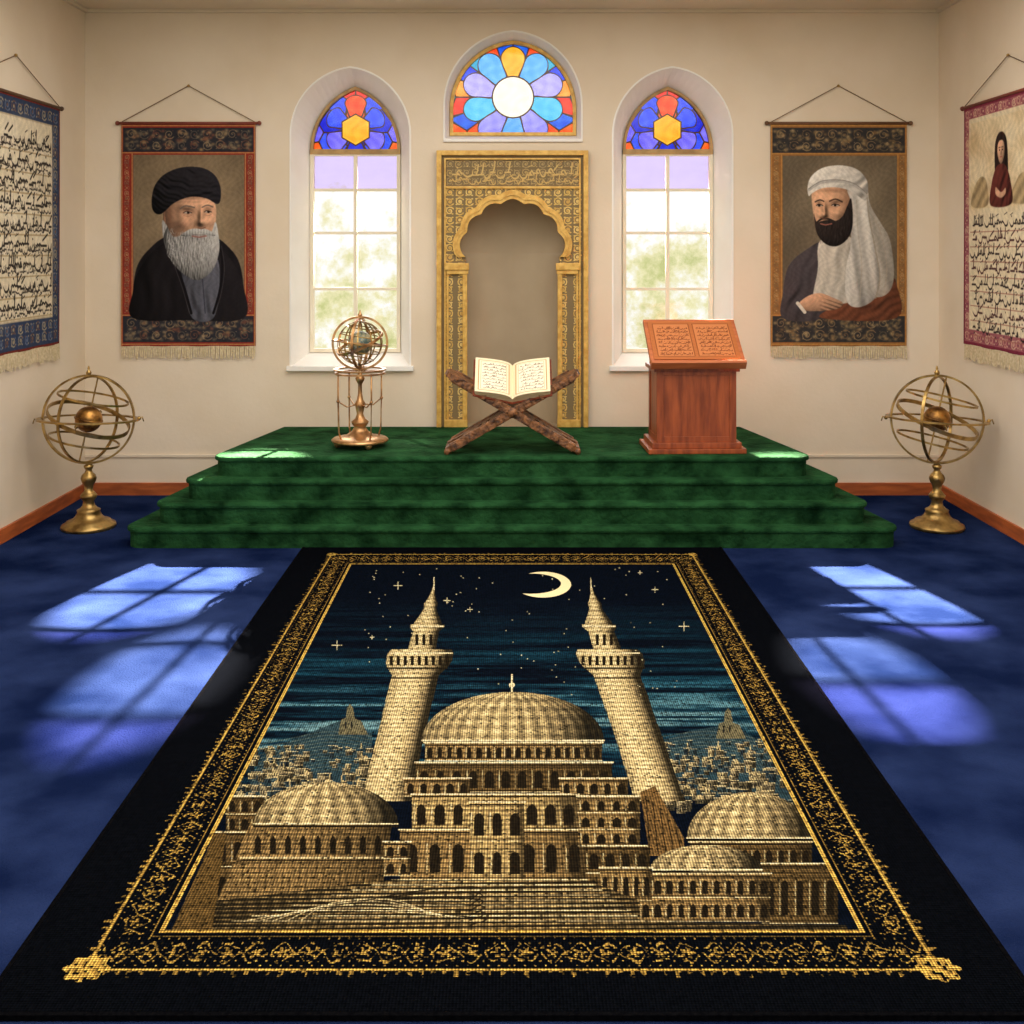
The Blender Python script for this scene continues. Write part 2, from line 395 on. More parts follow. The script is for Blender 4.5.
# ---------------------------------------------------------------- windows
for cx,nm in wins:
    e=empty(nm,(cx,D,0))
    so=side_outer(0); si=side_inner(0)
    loft('reveal',[[(x,0,z) for x,z in so],[(x,TH,z) for x,z in si]],M_reveal,e)
    shape('plaster_moulding',[scale_loop(so,0,-0.012),so],-0.008,0.0,M_reveal,e)
    box('sill',-0.44,0.44,-0.035,0.02,0.862,0.896,M_reveal,e,bevel=0.006)
    up=[(-0.323,2.40),(0.323,2.40)]+arch(0,0.323,2.417,2.869)
    shape('arch_frame',[up,scale_loop(up,0,0.022)],TH-0.02,TH+0.03,M_frame,e)
    lo=[(-0.323,0.968),(0.323,0.968),(0.323,2.40),(-0.323,2.40)]
    shape('casement_frame',[lo,scale_loop(lo,0,0.026)],TH-0.02,TH+0.03,M_cream,e)
    bars=[bx(-0.013,0.013,TH-0.01,TH+0.02,0.98,2.39)]
    for py in (190,233,289):
        z=HC-(py-Y0)/KG; bars.append(bx(-0.3,0.3,TH-0.008,TH+0.018,z-0.010,z+0.010))
    v,f=merge(bars); obj('glazing_bars',v,f,M_cream,e)
    box('transom',-0.323,0.323,TH-0.03,TH+0.03,2.385,2.418,M_frame,e)
    z1=HC-(190-Y0)/KG
    box('pane_lower',-0.31,0.31,TH+0.004,TH+0.006,0.98,z1,M_clear,e)
    box('pane_upper',-0.31,0.31,TH+0.004,TH+0.006,z1,2.39,M_lilac,e)
    shape('stained_glass',[[(-0.31,2.41),(0.31,2.41)]+arch(0,0.31,2.417,2.855)],TH+0.003,TH+0.006,M_arch,e,
          uv=lambda c:((c.x*KG+46)/92,((c.z-2.405)*KG+2)/68))
e=empty('window_2',(0,D,0))
loft('reveal',[[(x,0,z) for x,z in fan_outer],[(x,0.12,z) for x,z in fan_inner]],M_reveal,e)
shape('plaster_moulding',[scale_loop(fan_outer,0,-0.012),fan_outer],-0.008,0.0,M_reveal,e)
shape('gilt_frame',[fan_inner,scale_loop(fan_inner,0,0.024)],0.10,0.15,M_gold,e)
zc=HC-(97-Y0)/141.8
shape('stained_glass',[scale_loop(fan_inner,0,0.01)],0.123,0.126,M_fan,e,uv=lambda c:(((c.x-0.007)*141.8+66)/132,((c.z-zc)*141.8+42)/108))
box('sill',-0.475,0.489,-0.02,0.12,2.45,2.472,M_reveal,e,bevel=0.004)
# ---------------------------------------------------------------- mihrab
e=empty('mihrab',(MCX,D,0))
def rel(lp): return [(x-MCX,z) for x,z in lp]
cv=flat_canvas(437,151,588,426,6,(130,112,80))
GC=[(216,180,104),(200,162,92),(226,194,122)]
vines(cv,445,188,582,262,9.5,GC,1.25,rows=8)
vines(cv,443,262,468,426,7.5,GC,1.2,rows=2); vines(cv,556,262,584,426,7.5,GC,1.2,rows=2)
cv.rect(445,160,581,186,(124,106,76)); 
vines(cv,446,160,580,186,8,[(170,146,102),(180,152,98),(160,138,98)],0.9,rows=3)
calli(cv,448,578,174,13,(206,174,112),1.4); calli(cv,448,578,181,9,(200,166,104),1.1)
M_arab=img_mat('arabesque_relief',cv,0.5,0.1,bump=0.8)
uvm=lambda c:((c.x*KW+MCX*KW+512-437)/151,((c.z-wz(426))*KW)/275)
xo=0.524; zt=wz(151)
shape('arabesque_panel',[[(-xo,ST),(xo,ST),(xo,zt),(-xo,zt)],rel(mi_open)],-0.03,0.0,M_arab,e,uv=uvm)
def uframe(name,x,z1,t,y0,y1):
    v=merge([bx(-x,-x+t,y0,y1,ST,z1),bx(x-t,x,y0,y1,ST,z1),bx(-x+t,x-t,y0,y1,z1-t,z1)]); obj(name,v[0],v[1],M_gold,e,bevel=0.004)
uframe('outer_frame',xo,zt,0.034,-0.06,0.0)
uframe('inner_bead',xo-0.052,zt-0.052,0.012,-0.045,-0.02)
box('frieze_bar',-0.46,0.46,-0.045,-0.02,wz(189),wz(186.5),M_gold,e,bevel=0.003)
outer_l=lobed(0,0.40,wz(254),wz(193),wz(266),3.5,0.02)
inner_l=lobed(0,0.345,wz(254),wz(203),wz(266),3.5,0.026)
ring_lp=outer_l[2:]+inner_l[2:][::-1]
shape('scalloped_arch_band',[ring_lp],-0.055,-0.0,M_gold,e)
inner2=lobed(0,0.368,wz(254),wz(199),wz(266),3.5,0.024); inner3=lobed(0,0.378,wz(254),wz(197),wz(266),3.5,0.023)
shape('arch_bead',[inner3[2:]+inner2[2:][::-1]],-0.064,-0.054,M_gold,e)
for s in (-1,1):
    nm='left' if s<0 else 'right'
    a,b=sorted((s*0.312,s*0.345)); 
    box('jamb_'+nm,a,b,-0.05,0.0,ST,wz(266),M_gold,e,bevel=0.006)
    a,b=sorted((s*0.44,s*0.456)); box('pilaster_bead_'+nm,a,b,-0.045,-0.02,ST,wz(266),M_gold,e,bevel=0.004)
    a,b=sorted((s*0.30,s*0.47)); box('capital_'+nm,a,b,-0.065,0.0,wz(270),wz(263),M_gold,e,bevel=0.006)
    a,b=sorted((s*0.305,s*0.455)); box('capital_neck_'+nm,a,b,-0.055,0.0,wz(274),wz(270),M_gold,e,bevel=0.004)
    a,b=sorted((s*0.31,s*0.47)); box('plinth_'+nm,a,b,-0.06,0.0,ST,ST+0.05,M_gold,e,bevel=0.005)
op=rel(mi_open)[1:]+rel(mi_open)[:1]
pl_=rel(lobed(MCX,0.345,wz(254),wz(203),ST,3.5,0.0)); pl_=pl_[1:]+pl_[:1]
plain=[((x*1.075) if z>wz(256) else x, z+0.026 if z>wz(252) else z) for x,z in pl_]
spr=wz(254); rings=[[(x,-0.01,z) for x,z in op],[(x,0.0,z) for x,z in plain]]
for i in range(1,11):
    t=i/10*math.pi/2; c=max(0.0,math.cos(t)) if i<10 else 0.0; s_=math.sin(t)
    rings.append([(x*c,0.30*s_, z if z<=spr else spr+(z-spr)*(0.35+0.65*c)) for x,z in plain])
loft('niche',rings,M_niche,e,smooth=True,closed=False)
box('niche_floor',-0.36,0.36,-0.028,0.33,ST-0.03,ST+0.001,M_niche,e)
# ---------------------------------------------------------------- stepped platform
def tier(hwf,yf,taper,inset=0.10):
    yb=D-0.02; n=6
    pts=[(hwf-taper,yb)]
    cx,cy=hwf-inset,yf+inset
    for i in range(n+1):
        a=-math.pi/2*i/n
        pts.append((cx+inset*math.cos(a),cy+inset*math.sin(a)))
    return pts+[(-x,y) for x,y in pts[::-1]]
e=empty('stepped_platform',(0,0,0))
tiers=[(1.775,6.494,0.19),(1.925,6.414,0.19),(2.07,6.334,0.19),(2.215,6.254,0.19)]
rise=ST/4
for i,(hw,yf,tp) in enumerate(tiers):
    o=tier(hw,yf,tp); zt_=ST-i*rise; zb=0 if i==3 else ST-(i+1)*rise-0.005
    prof=[(0.016,zb),(0.014,zt_-0.034),(0.0,zt_-0.026),(-0.002,zt_-0.014),(0.003,zt_-0.004),(0.014,zt_)]
    V=[];Fc=[];n=len(o)
    for d,z in prof:
        for x,y in scale_loop(o,0,d): V.append((x,min(y,D-0.021),z))
    for j in range(len(prof)-1):
        for k in range(n):
            Fc.append((j*n+k,j*n+(k+1)%n,(j+1)*n+(k+1)%n,(j+1)*n+k))
    Fc.append(tuple((len(prof)-1)*n+k for k in range(n))); Fc.append(tuple(range(n)))
    obj('tier_%d'%(i+1),V,Fc,M_green,e)
# ---------------------------------------------------------------- rug
RX=1.178; RY0=2.435; RY1=6.245
rw,rh=1178,1905
gx=(np.arange(rw)+0.5)/rw*2*RX-RX; gy=(np.arange(rh)+0.5)/rh*(RY1-RY0)+RY0
GX,GY=np.meshgrid(gx,gy)
KK=F/GY; AX=GX*KK+512; AY=Y0+HC*KK
def r2p(x,y):
    k=(y-Y0)/HC; return (((x-512)/k+RX)/(2*RX)*rw,(F/k-RY0)/(RY1-RY0)*rh)
BLK=(5,6,9)
cv=Canvas(rw,rh,r2p,AX,AY,BLK)
XL,YF,YN=0.868,5.915,2.725
inner=(abs(GX)<XL)&(GY<YF)&(GY>YN)
def smoothnoise(shape_,cells,seed=0):
    r=np.random.default_rng(seed); g=r.random((cells[0]+2,cells[1]+2)).astype(np.float32)
    yi=np.linspace(0,cells[0],shape_[0]); xi=np.linspace(0,cells[1],shape_[1])
    y0=yi.astype(int);x0=xi.astype(int);fy=(yi-y0)[:,None];fx=(xi-x0)[None,:]
    fy=fy*fy*(3-2*fy);fx=fx*fx*(3-2*fx)
    return g[y0][:,x0]*(1-fy)*(1-fx)+g[y0][:,x0+1]*(1-fy)*fx+g[y0+1][:,x0]*fy*(1-fx)+g[y0+1][:,x0+1]*fy*fx
ns=smoothnoise((rh,rw),(90,4),1)*0.5+smoothnoise((rh,rw),(220,9),2)*0.3+smoothnoise((rh,rw),(400,30),3)*0.2
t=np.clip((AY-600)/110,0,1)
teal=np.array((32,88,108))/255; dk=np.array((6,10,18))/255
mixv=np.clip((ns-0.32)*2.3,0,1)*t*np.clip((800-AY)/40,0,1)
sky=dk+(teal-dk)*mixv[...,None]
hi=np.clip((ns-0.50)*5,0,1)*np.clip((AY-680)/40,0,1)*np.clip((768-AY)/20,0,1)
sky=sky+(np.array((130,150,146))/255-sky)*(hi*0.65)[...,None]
cv.a[inner]=sky[inner]
def city(x0,x1,y0,y1,n):
    L=sorted([(random.uniform(y0,y1),random.uniform(x0,x1)) for _ in range(n)])
    for y,x in L:
        sc_=0.7+0.9*(y-y0)/(y1-y0)
        w=random.uniform(4,10)*sc_;h=random.uniform(3,8)*sc_
        b=random.choice([(130,116,86),(96,86,64),(52,66,68),(168,148,104),(38,48,52),(78,70,50)])
        cv.rect(x,y-h,x+w,y,b); cv.rect(x+w*0.62,y-h,x+w,y,tuple(v*0.5 for v in b)); cv.stroke([(x,y-h),(x+w,y-h)],0.7,(206,182,132),0.75)
        if random.random()<0.12: cv.fill([(x+w*.3+w*.25*math.cos(a),y-h-w*.3*math.sin(a)) for a in np.linspace(0,math.pi,9)],(176,152,104))
        if random.random()<0.05: cv.stroke([(x+w*0.5,y-h-6*sc_),(x+w*0.5,y-h)],1.2,(186,162,112))
        for q in range(int(w/2.6)): cv.rect(x+1+q*2.4,y-h*0.65,x+1.9+q*2.4,y-h*0.2,(12,14,16))
cv.fill([(262,760),(300,740),(340,724),(372,736),(372,800),(230,830)],(40,58,64),0.9)
cv.fill([(656,748),(690,734),(732,728),(765,748),(800,810),(660,800)],(40,58,64),0.9)
for i in range(12):
    y=738+i*3.5; cv.stroke(catmull([(250,y+12),(290,y+4),(330,y-3),(372,y+2)],4,False),0.8,(140,138,110),0.35); cv.stroke(catmull([(656,y+3),(700,y-3),(740,y),(790,y+16)],4,False),0.8,(140,138,110),0.35)
city(232,368,752,818,260); city(655,800,748,818,260)
for x,y in ((350,712),(728,716)): 
    cv.fill([(x-12,y+26),(x-9,y+11),(x-4,y+9),(x-3,y-1),(x,y-5),(x+3,y-1),(x+5,y+10),(x+11,y+12),(x+18,y+26)],(104,94,66),0.9)
    cv.rect(x-5,y+13,x-3.5,y+20,(16,18,20)); cv.rect(x+1,y+13,x+2.5,y+20,(16,18,20))
G0=(210,174,110);G1=(166,132,80);G2=(110,86,50);G3=(26,20,12);GL=(242,216,158)
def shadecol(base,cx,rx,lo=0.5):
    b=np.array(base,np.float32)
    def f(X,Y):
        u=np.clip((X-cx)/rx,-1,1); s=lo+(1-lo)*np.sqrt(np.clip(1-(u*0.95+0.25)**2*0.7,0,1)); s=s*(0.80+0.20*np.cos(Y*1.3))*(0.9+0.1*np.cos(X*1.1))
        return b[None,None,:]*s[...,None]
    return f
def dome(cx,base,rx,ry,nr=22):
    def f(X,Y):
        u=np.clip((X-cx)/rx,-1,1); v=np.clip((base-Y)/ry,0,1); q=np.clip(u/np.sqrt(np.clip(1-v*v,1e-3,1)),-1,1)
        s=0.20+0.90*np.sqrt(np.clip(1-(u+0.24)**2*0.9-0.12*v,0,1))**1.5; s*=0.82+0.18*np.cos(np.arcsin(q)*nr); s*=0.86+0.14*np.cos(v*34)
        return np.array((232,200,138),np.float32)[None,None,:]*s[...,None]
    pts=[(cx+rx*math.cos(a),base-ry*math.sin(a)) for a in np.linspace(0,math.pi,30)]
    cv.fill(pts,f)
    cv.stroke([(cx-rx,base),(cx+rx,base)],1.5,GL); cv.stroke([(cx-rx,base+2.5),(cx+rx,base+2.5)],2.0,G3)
def facade(x0,y0,x1,y1,rows,cols,base=G1,dark=G3,lean=0):
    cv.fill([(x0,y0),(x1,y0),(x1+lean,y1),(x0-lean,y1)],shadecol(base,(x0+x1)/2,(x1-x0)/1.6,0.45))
    cv.stroke([(x0-1,y0),(x1+1,y0)],1.6,GL); cv.stroke([(x0,y0+2.6),(x1,y0+2.6)],1.2,G3)
    for r in range(rows):
        ya=y0+(y1-y0)*(r+0.28)/rows; yb=y0+(y1-y0)*(r+0.86)/rows
        for c in range(cols):
            xc=x0+(x1-x0)*(c+0.5)/cols; w=(x1-x0)/cols*random.uniform(0.2,0.3)
            cv.fill([(xc-w,yb),(xc-w,ya+w),(xc-w*0.6,ya+w*0.3),(xc,ya),(xc+w*0.6,ya+w*0.3),(xc+w,ya+w),(xc+w,yb)],dark)
            cv.stroke([(xc-w*1.5,yb),(xc-w*1.5,ya)],0.7,GL,0.8)
        yy=y0+(y1-y0)*(r+1)/rows; cv.stroke([(x0,yy),(x1,yy)],1.0,GL,0.8); cv.stroke([(x0,yy-2),(x1,yy-2)],0.8,G3,0.7)
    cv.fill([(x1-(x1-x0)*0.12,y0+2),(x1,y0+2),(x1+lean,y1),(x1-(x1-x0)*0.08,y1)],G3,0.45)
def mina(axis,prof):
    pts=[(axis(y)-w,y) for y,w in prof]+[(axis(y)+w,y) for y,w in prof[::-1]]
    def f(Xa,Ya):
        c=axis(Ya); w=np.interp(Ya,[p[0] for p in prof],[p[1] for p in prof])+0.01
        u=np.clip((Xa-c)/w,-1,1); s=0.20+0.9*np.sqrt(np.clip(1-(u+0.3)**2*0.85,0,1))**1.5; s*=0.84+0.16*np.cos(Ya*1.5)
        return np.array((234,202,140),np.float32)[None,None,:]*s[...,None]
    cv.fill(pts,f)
for sg in (-1,1):
    if sg<0: axis=lambda y: np.interp(y,[588,628,800],[434,427.5,386])
    else: axis=lambda y: np.interp(y,[588,628,800],[591,599,660])
    mina(axis,[(588,0.8),(596,2.2),(603,5),(606,7),(611,6.2),(618,9.5),(624,13),(627,14)])
    mina(axis,[(627,17),(630,17),(634,13),(652,14)])
    mina(axis,[(676,23.5),(740,23.5),(805,25)])
    mina(axis,[(652,30),(656,33),(664,33),(669,31),(680,22)])
    for q in range(9):
        o=-28+q*7; c=axis(662); cv.fill([(c+o-1.6,668),(c+o-1.6,659),(c+o+1.6,659),(c+o+1.6,668)],G3)
    c=axis(654); cv.stroke([(c-31,656),(c+31,656)],1.4,GL); c=axis(671); cv.stroke([(c-30,671),(c+30,671)],1.6,G3)
    c=axis(681); cv.stroke([(c-23,681),(c+23,681)],1.4,G3)
    for q in (-7,0,7): c=axis(643); cv.rect(c+q-1.5,637,c+q+1.5,648,G3)
    c=axis(628); cv.stroke([(c-16,629),(c+16,629)],1.5,GL)
    c=axis(588); cv.stroke([(c,580),(c,592)],1.3,GL)
cv.stroke([(512,678),(512,697)],2.0,GL); cv.ell(512,688,3,2.4,GL)
dome(513,744,91,49,34)
facade(425,746,602,764,1,18)
facade(416,766,612,796,1,12,G2)
facade(404,782,470,800,1,5,G1); facade(560,782,628,800,1,5,G1)
facade(412,798,578,834,1,9,G0)
facade(400,834,586,884,1,8,G1)
facade(470,806,524,884,2,3,G0)
facade(578,800,640,850,3,4,G1); facade(586,850,650,905,2,4,G2)
cv.fill([(640,796),(655,790),(684,842),(684,860),(650,860)],(104,78,44))
for i in range(5): cv.stroke([(646+i*7,800+i*6),(650+i*8,858)],1.0,G3)
facade(226,800,264,836,2,3,G2); facade(214,836,262,906,2,3,G2,lean=4)
cv.fill([(250,828),(392,828),(380,908),(216,908)],shadecol(G1,300,95,0.2))
for q in range(9):
    x=258+q*15; cv.fill([(x-3,858),(x-3,844),(x,839),(x+3,844),(x+3,858)],G3)
for q in range(18): cv.stroke([(250+q*8,830),(238+q*8.2,906)],0.8,G3,0.6)
cv.stroke([(240,862),(388,862)],1.4,GL); cv.stroke([(240,865),(388,865)],1.4,G3)
dome(326,828,72,42,22)
facade(384,846,410,880,2,2,G1)
facade(690,846,812,905,2,10,G2); dome(750,842,63,46,22)
facade(762,868,838,928,1,5,G2)
facade(640,878,770,926,2,11,G1); dome(706,874,56,25,20)
facade(600,872,652,905,1,5,G1)
def court(X,Y):
    s=0.5+0.5*np.cos(Y*1.45+0.02*X)
    s=s*(0.8+0.2*np.cos(X*0.5))*np.clip(1-abs(X-470)/560,0.3,1)
    return np.array((196,160,100),np.float32)[None,None,:]*np.clip(s,0.14,1)[...,None]
cv.fill([(212,906),(392,884),(586,884),(640,906),(640,926),(846,930),(850,936),(170,936)],court)
for i in range(9): cv.stroke([(392-i*20,884+i*5.2),(588+i*7,884+i*5.2)],1.1,GL,0.7)
for i in range(6): cv.stroke(catmull([(380-i*22,902+i*4),(430-i*16,894+i*5),(480,892+i*6),(470,905+i*5)],4,False),1.3,G3,0.9)
for i in range(5): cv.stroke(catmull([(300-i*14,926),(330-i*6,908+i*2),(390,904+i*3),(440+i*6,922)],4,False),1.0,GL,0.6)
cv.fill([(172,934),(205,860),(214,838),(226,838),(216,908),(212,936)],(84,64,34))
img=cv.a
out=~inner
img[out]=np.array(BLK)/255
def star(x,y,r):
    cv.stroke([(x-r,y),(x+r,y)],0.9,(220,200,150)); cv.stroke([(x,y-r*0.9),(x,y+r*0.9)],0.9,(220,200,150))
for x,y,r in ((398,588,4),(447,603,3),(337,648,5),(684,629,5),(470,612,2.5),(655,592,3),(372,640,2),(640,575,2)): star(x,y,r)
for i in range(110):
    x=random.uniform(350,680); y=random.uniform(570,700); cv.ell(x,y,0.75,0.6,(180,168,130))
m1=((AX-543)/28)**2+((AY-587)/13)**2<1; m2=((AX-531)/30)**2+((AY-586)/10.2)**2<1
moon=m1&~m2
gold=np.array((196,152,70))/255
aX=abs(GX); XO=1.0; YO1=6.10; YO0=2.58
def rline(xl,yf,yn,w):
    a=(abs(aX-xl)<w)&(GY<yf+w)&(GY>yn-w); b=((abs(GY-yf)<w)|(abs(GY-yn)<w))&(aX<xl+w); return a|b
img[rline(XO,YO1,YO0,0.005)]=gold
img[rline(XL,YF,YN,0.006)]=gold
img[rline(XL+0.02,YF+0.02,YN-0.02,0.003)]=gold*0.6
inband=(aX<XO)&(GY<YO1)&(GY>YO0)&~((aX<XL+0.02)&(GY<YF+0.02)&(GY>YN-0.02))
side=inband&(aX>XL+0.02)
tS=(aX-XL-0.02)/(XO-XL-0.02); sS=GY
hz=(GY<YN-0.02); tH=np.where(hz,(YN-0.02-GY)/(YN-0.02-YO0),(GY-YF-0.02)/(YO1-YF-0.02)); sH=aX
def vine(t_,s_,p=0.13):
    ph=s_*2*np.pi/p
    w=0.035+0.02*np.sin(ph*2.3)
    a=abs(t_-0.5-0.26*np.sin(ph)-0.05*np.sin(ph*3.1))<w
    b=abs(t_-0.5+0.26*np.sin(ph)-0.05*np.cos(ph*2.7))<w*0.7
    u=((s_/p*2)%1-0.5)*p/2/0.11; c=(u**2+(t_-0.5)**2)**0.5; an=np.arctan2(t_-0.5,u)
    fl=(c<0.12*(1+0.5*np.cos(5*an)))
    d=(np.sin(ph*5.3)*np.sin(t_*23)>0.78)
    return a|b|fl|d
vs=np.where(side&(GY<YO1-0.1)&(GY>YO0+0.13),vine(tS,sS),vine(tH,sH))&inband
def cells(n): return np.repeat(np.repeat(rng.random((rh//n+1,rw//n+1)),n,0),n,1)[:rh,:rw]
rn3=cells(4)
img[vs&(rn3>0.3)]=gold*0.8
od=np.maximum(aX-XO,np.maximum(GY-YO1,YO0-GY)); coord=np.where(aX-XO>=od-1e-6,GY,GX)
spk=0.008+0.022*abs(np.sin(coord*37))*abs(np.sin(coord*91+1))
img[(od>0)&(od<spk)&((np.sin(coord*230)>0.1)|(od<0.006))&(rn3>0.4)]=gold*0.7
for sx in (-1,1):
    d=np.sqrt((GX-sx*1.0)**2+((GY-2.585)*1.1)**2); an=np.arctan2(GY-2.585,GX-sx)
    img[(d<0.05*(1+0.12*np.cos(8*an)))&(rn3>0.15)]=gold
    d=np.sqrt((GX-sx*1.0)**2+(GY-6.10)**2); img[(d<0.028)&(rn3>0.2)]=gold
img[moon]=np.array((248,228,176))/255
ii,jj=np.meshgrid(np.arange(rw),np.arange(rh))
st=(0.76+0.24*np.cos(ii*2*np.pi/4))*(0.70+0.30*np.cos(jj*2*np.pi/4))
jit=0.76+0.48*cells(4); drop=cells(4); lum=img.max(-1)
k_=st*jit*np.where((lum>0.25)&(drop<0.07),0.45,1.0)*1.66
k_=np.where(moon,0.9+0.1*st,k_)
fin=img*k_[...,None]
dark=(lum<0.12); fin=np.where(dark[...,None],fin+ (0.02*(st*jit))[...,None]*np.array((0.8,0.95,1.2)),fin)
cv.a=np.clip(fin,0,1).astype(np.float32)
M_rug=img_mat('mosque_weave',cv,1.0,bump=0.2,spec=0.0)
M_rugedge=mat('rug_binding',(12,12,14),0.9,c2=(6,6,8),scale=80,spec=0.0)
e=empty('mosque_rug',(0,0,0))
box('pile',-RX,RX,RY0,RY1,0.001,0.012,M_rug,e,uv=lambda c:((c.x+RX)/(2*RX),(c.y-RY0)/(RY1-RY0)))
v,f=merge([bx(-RX-0.012,-RX,RY0-0.012,RY1+0.005,0.001,0.014),bx(RX,RX+0.012,RY0-0.012,RY1+0.005,0.001,0.014),bx(-RX,RX,RY0-0.012,RY0,0.001,0.014)])
obj('binding',v,f,M_rugedge,e)
# ---------------------------------------------------------------- tapestries
def fringe(name,x0,x1,z,L,m,parent,n=60,y=0.0):
    parts=[]
    for i in range(n):
        x=x0+(x1-x0)*(i+0.5)/n; dx=random.uniform(-0.004,0.004); l=L*random.uniform(0.85,1.08); w=(x1-x0)/n*0.42
        parts.append(([(x-w,y,z),(x+w,y,z),(x+w*0.6+dx,y-0.004,z-l),(x-w*0.6+dx,y-0.004,z-l),(x-w,y+0.004,z),(x+w,y+0.004,z),(x+w*0.6+dx,y,z-l),(x-w*0.6+dx,y,z-l)],
          [(0,1,2,3),(7,6,5,4),(0,4,5,1),(1,5,6,2),(2,6,7,3),(3,7,4,0)]))
    v,f=merge(parts); return obj(name,v,f,m,parent)
def tapestry(name,loc,rotz,w,h,fr_len,cvm,apex,rodm):
    e=empty(name,loc,rotz)
    n=24;V=[];Fc=[]; m_=16
    for j in range(m_+1):
        for i in range(n+1):
            x=-w/2+w*i/n; z=-h*j/m_; V.append((x,-0.018-0.004*math.sin(i*0.9+j*0.1)*(j/m_),z))
    N=len(V)
    V+= [(x,y+0.006,z) for x,y,z in V]
    for j in range(m_):
        for i in range(n):
            a=j*(n+1)+i; Fc.append((a,a+1,a+n+2,a+n+1)); Fc.append((N+a,N+a+n+1,N+a+n+2,N+a+1))
    for i in range(n):
        a=m_*(n+1)+i; Fc.append((a,a+1,N+a+1,N+a)); Fc.append((i,N+i,N+i+1,i+1))
    for j in range(m_):
        a=j*(n+1);b=a+n; Fc.append((a,a+n+1,N+a+n+1,N+a)); Fc.append((b,N+b,N+b+n+1,b+n+1))
    obj('cloth',V,Fc,cvm,e,uv=lambda c:((c.x+w/2)/w,1+c.z/h))
    v,f=tube([(-w/2-0.022,-0.018,0.004),(w/2+0.022,-0.018,0.004)],0.010,10)
    k1=sphere(0.016,(-w/2-0.026,-0.018,0.004),12); k2=sphere(0.016,(w/2+0.026,-0.018,0.004),12)
    v,f=merge([(v,f),k1,k2]); obj('rod',v,f,rodm,e,smooth=True)
    v,f=merge([tube([(-w/2,-0.018,0.01),(0,-0.012,apex)],0.003,6),tube([(w/2,-0.018,0.01),(0,-0.012,apex)],0.003,6)]); obj('cord',v,f,M_rope,e)
    v,f=sphere(0.010,(0,-0.012,apex),12); obj('nail',v,f,M_brass,e)
    fringe('fringe',-w/2,w/2,-h+0.002,fr_len,M_fringe,e,y=-0.018)
    return e
def border(cv,x0,y0,x1,y1,ix0,iy0,ix1,iy1,red,navy,cols,line):
    cv.rect(x0,y0,x1,y1,red)
    cv.rect(x0+2,y0+4,x1-2,iy0-3,navy); cv.rect(x0+2,iy1+3,x1-2,y1-4,navy)
    for i in range(120):
        for (ya,yb) in ((y0+6,iy0-5),(iy1+5,y1-6)):
            cv.blob(random.uniform(x0+4,x1-4),random.uniform(ya,yb),1.9,1.5,random.choice(cols),0.7)
    vines(cv,x0+4,y0+5,x1-4,iy0-4,12,cols,0.7,rows=2,al=0.7); vines(cv,x0+4,iy1+4,x1-4,y1-5,12,cols,0.7,rows=2,al=0.7)
    vines(cv,x0+1,iy0,ix0-1.5,iy1,5,cols,0.7,al=0.8); vines(cv,ix1+1.5,iy0,x1-1,iy1,5,cols,0.7,al=0.8)
    for q in ((x0+1.2,y0+2,x1-1.2,y0+2),(x0+1.2,iy0-2,x1-1.2,iy0-2),(x0+1.2,iy1+2,x1-1.2,iy1+2),(x0+1.2,y1-2,x1-1.2,y1-2),
              (ix0-1,iy0-1,ix0-1,iy1+1),(ix1+1,iy0-1,ix1+1,iy1+1),(x0+.8,y0,x0+.8,y1),(x1-.8,y0,x1-.8,y1)):
        cv.stroke([(q[0],q[1]),(q[2],q[3])],0.9,line)
def cloth_noise(cv,a=0.05):
    cv.a=boxblur(boxblur(cv.a))
    # brush-like tonal variation, as in a hand-woven picture
    X=cv.AX;Y=cv.AY
    br=1+0.05*np.sin(X*0.9+2.2*np.sin(Y*0.31)+1.3*np.sin(X*0.23))*np.sin(Y*0.7+1.9*np.sin(X*0.27))
    cv.a=np.clip(cv.a*br[...,None]*(1+rng.normal(0,a,cv.a.shape[:2])[...,None]),0,1).astype(np.float32)
def G(X,Y,x,y,sx,sy,a,rot=0):
    c,s=math.cos(rot),math.sin(rot); u=(X-x)*c+(Y-y)*s; v=-(X-x)*s+(Y-y)*c
    return a*np.exp(-(u/sx)**2-(v/sy)**2)
def ball(X,Y,cx,cy,rx,ry,R): return R*np.sqrt(np.clip(1-((X-cx)/rx)**2-((Y-cy)/ry)**2,0.03,1))
def fold(X,Y,fx,fy,amp,s=0.0):
    p=X*fx+Y*fy+s; q=X*fy-Y*fx
    return amp*(np.sin(p+1.5*np.sin(q*0.33+1+s)+0.9*np.sin(p*0.41))*(0.55+0.45*np.sin(q*0.27+p*0.23+s)))+0.3*amp*np.sin(p*2.1+1.3*np.sin(q*0.5))
# --- portrait 1 : elder in black turban
cv=flat_canvas(123,124,257,346,5,(110,40,30))
border(cv,123,124,257,346,135,155,246,313,(136,48,38),(44,44,50),[(150,122,88),(112,100,84),(126,78,60),(166,140,104)],(184,136,84))
def bgf(X,Y):
    s=0.82+0.30*np.exp(-((X-192)/45)**2-((Y-215)/55)**2)+0.04*np.sin(X*0.13+Y*0.09)*np.sin(Y*0.11); return np.array((140,120,94),np.float32)*s[...,None]
cv.rect(135,155,246,313,bgf)
LT=(0.45,-0.55,0.7)
cv.relief([(135,318),(135,290),(139,266),(150,250),(168,237),(186,244),(205,258),(216,238),(232,249),(241,263),(245,285),(245.5,318),(190,320)],(36,32,35),
  lambda X,Y: ball(X,Y,190,320,62,85,30)+fold(X,Y,0.24,0.05,1.3),LT,0.25,0.75)
cv.relief([(182,262),(198,270),(218,258),(221,285),(215,318),(194,318),(187,290)],(112,112,124),lambda X,Y:fold(X,Y,0.4,0.03,0.8)+ball(X,Y,203,300,26,60,10),LT,0.25,0.7)
cv.stroke([(204,276),(207,313)],1.0,(56,56,66))
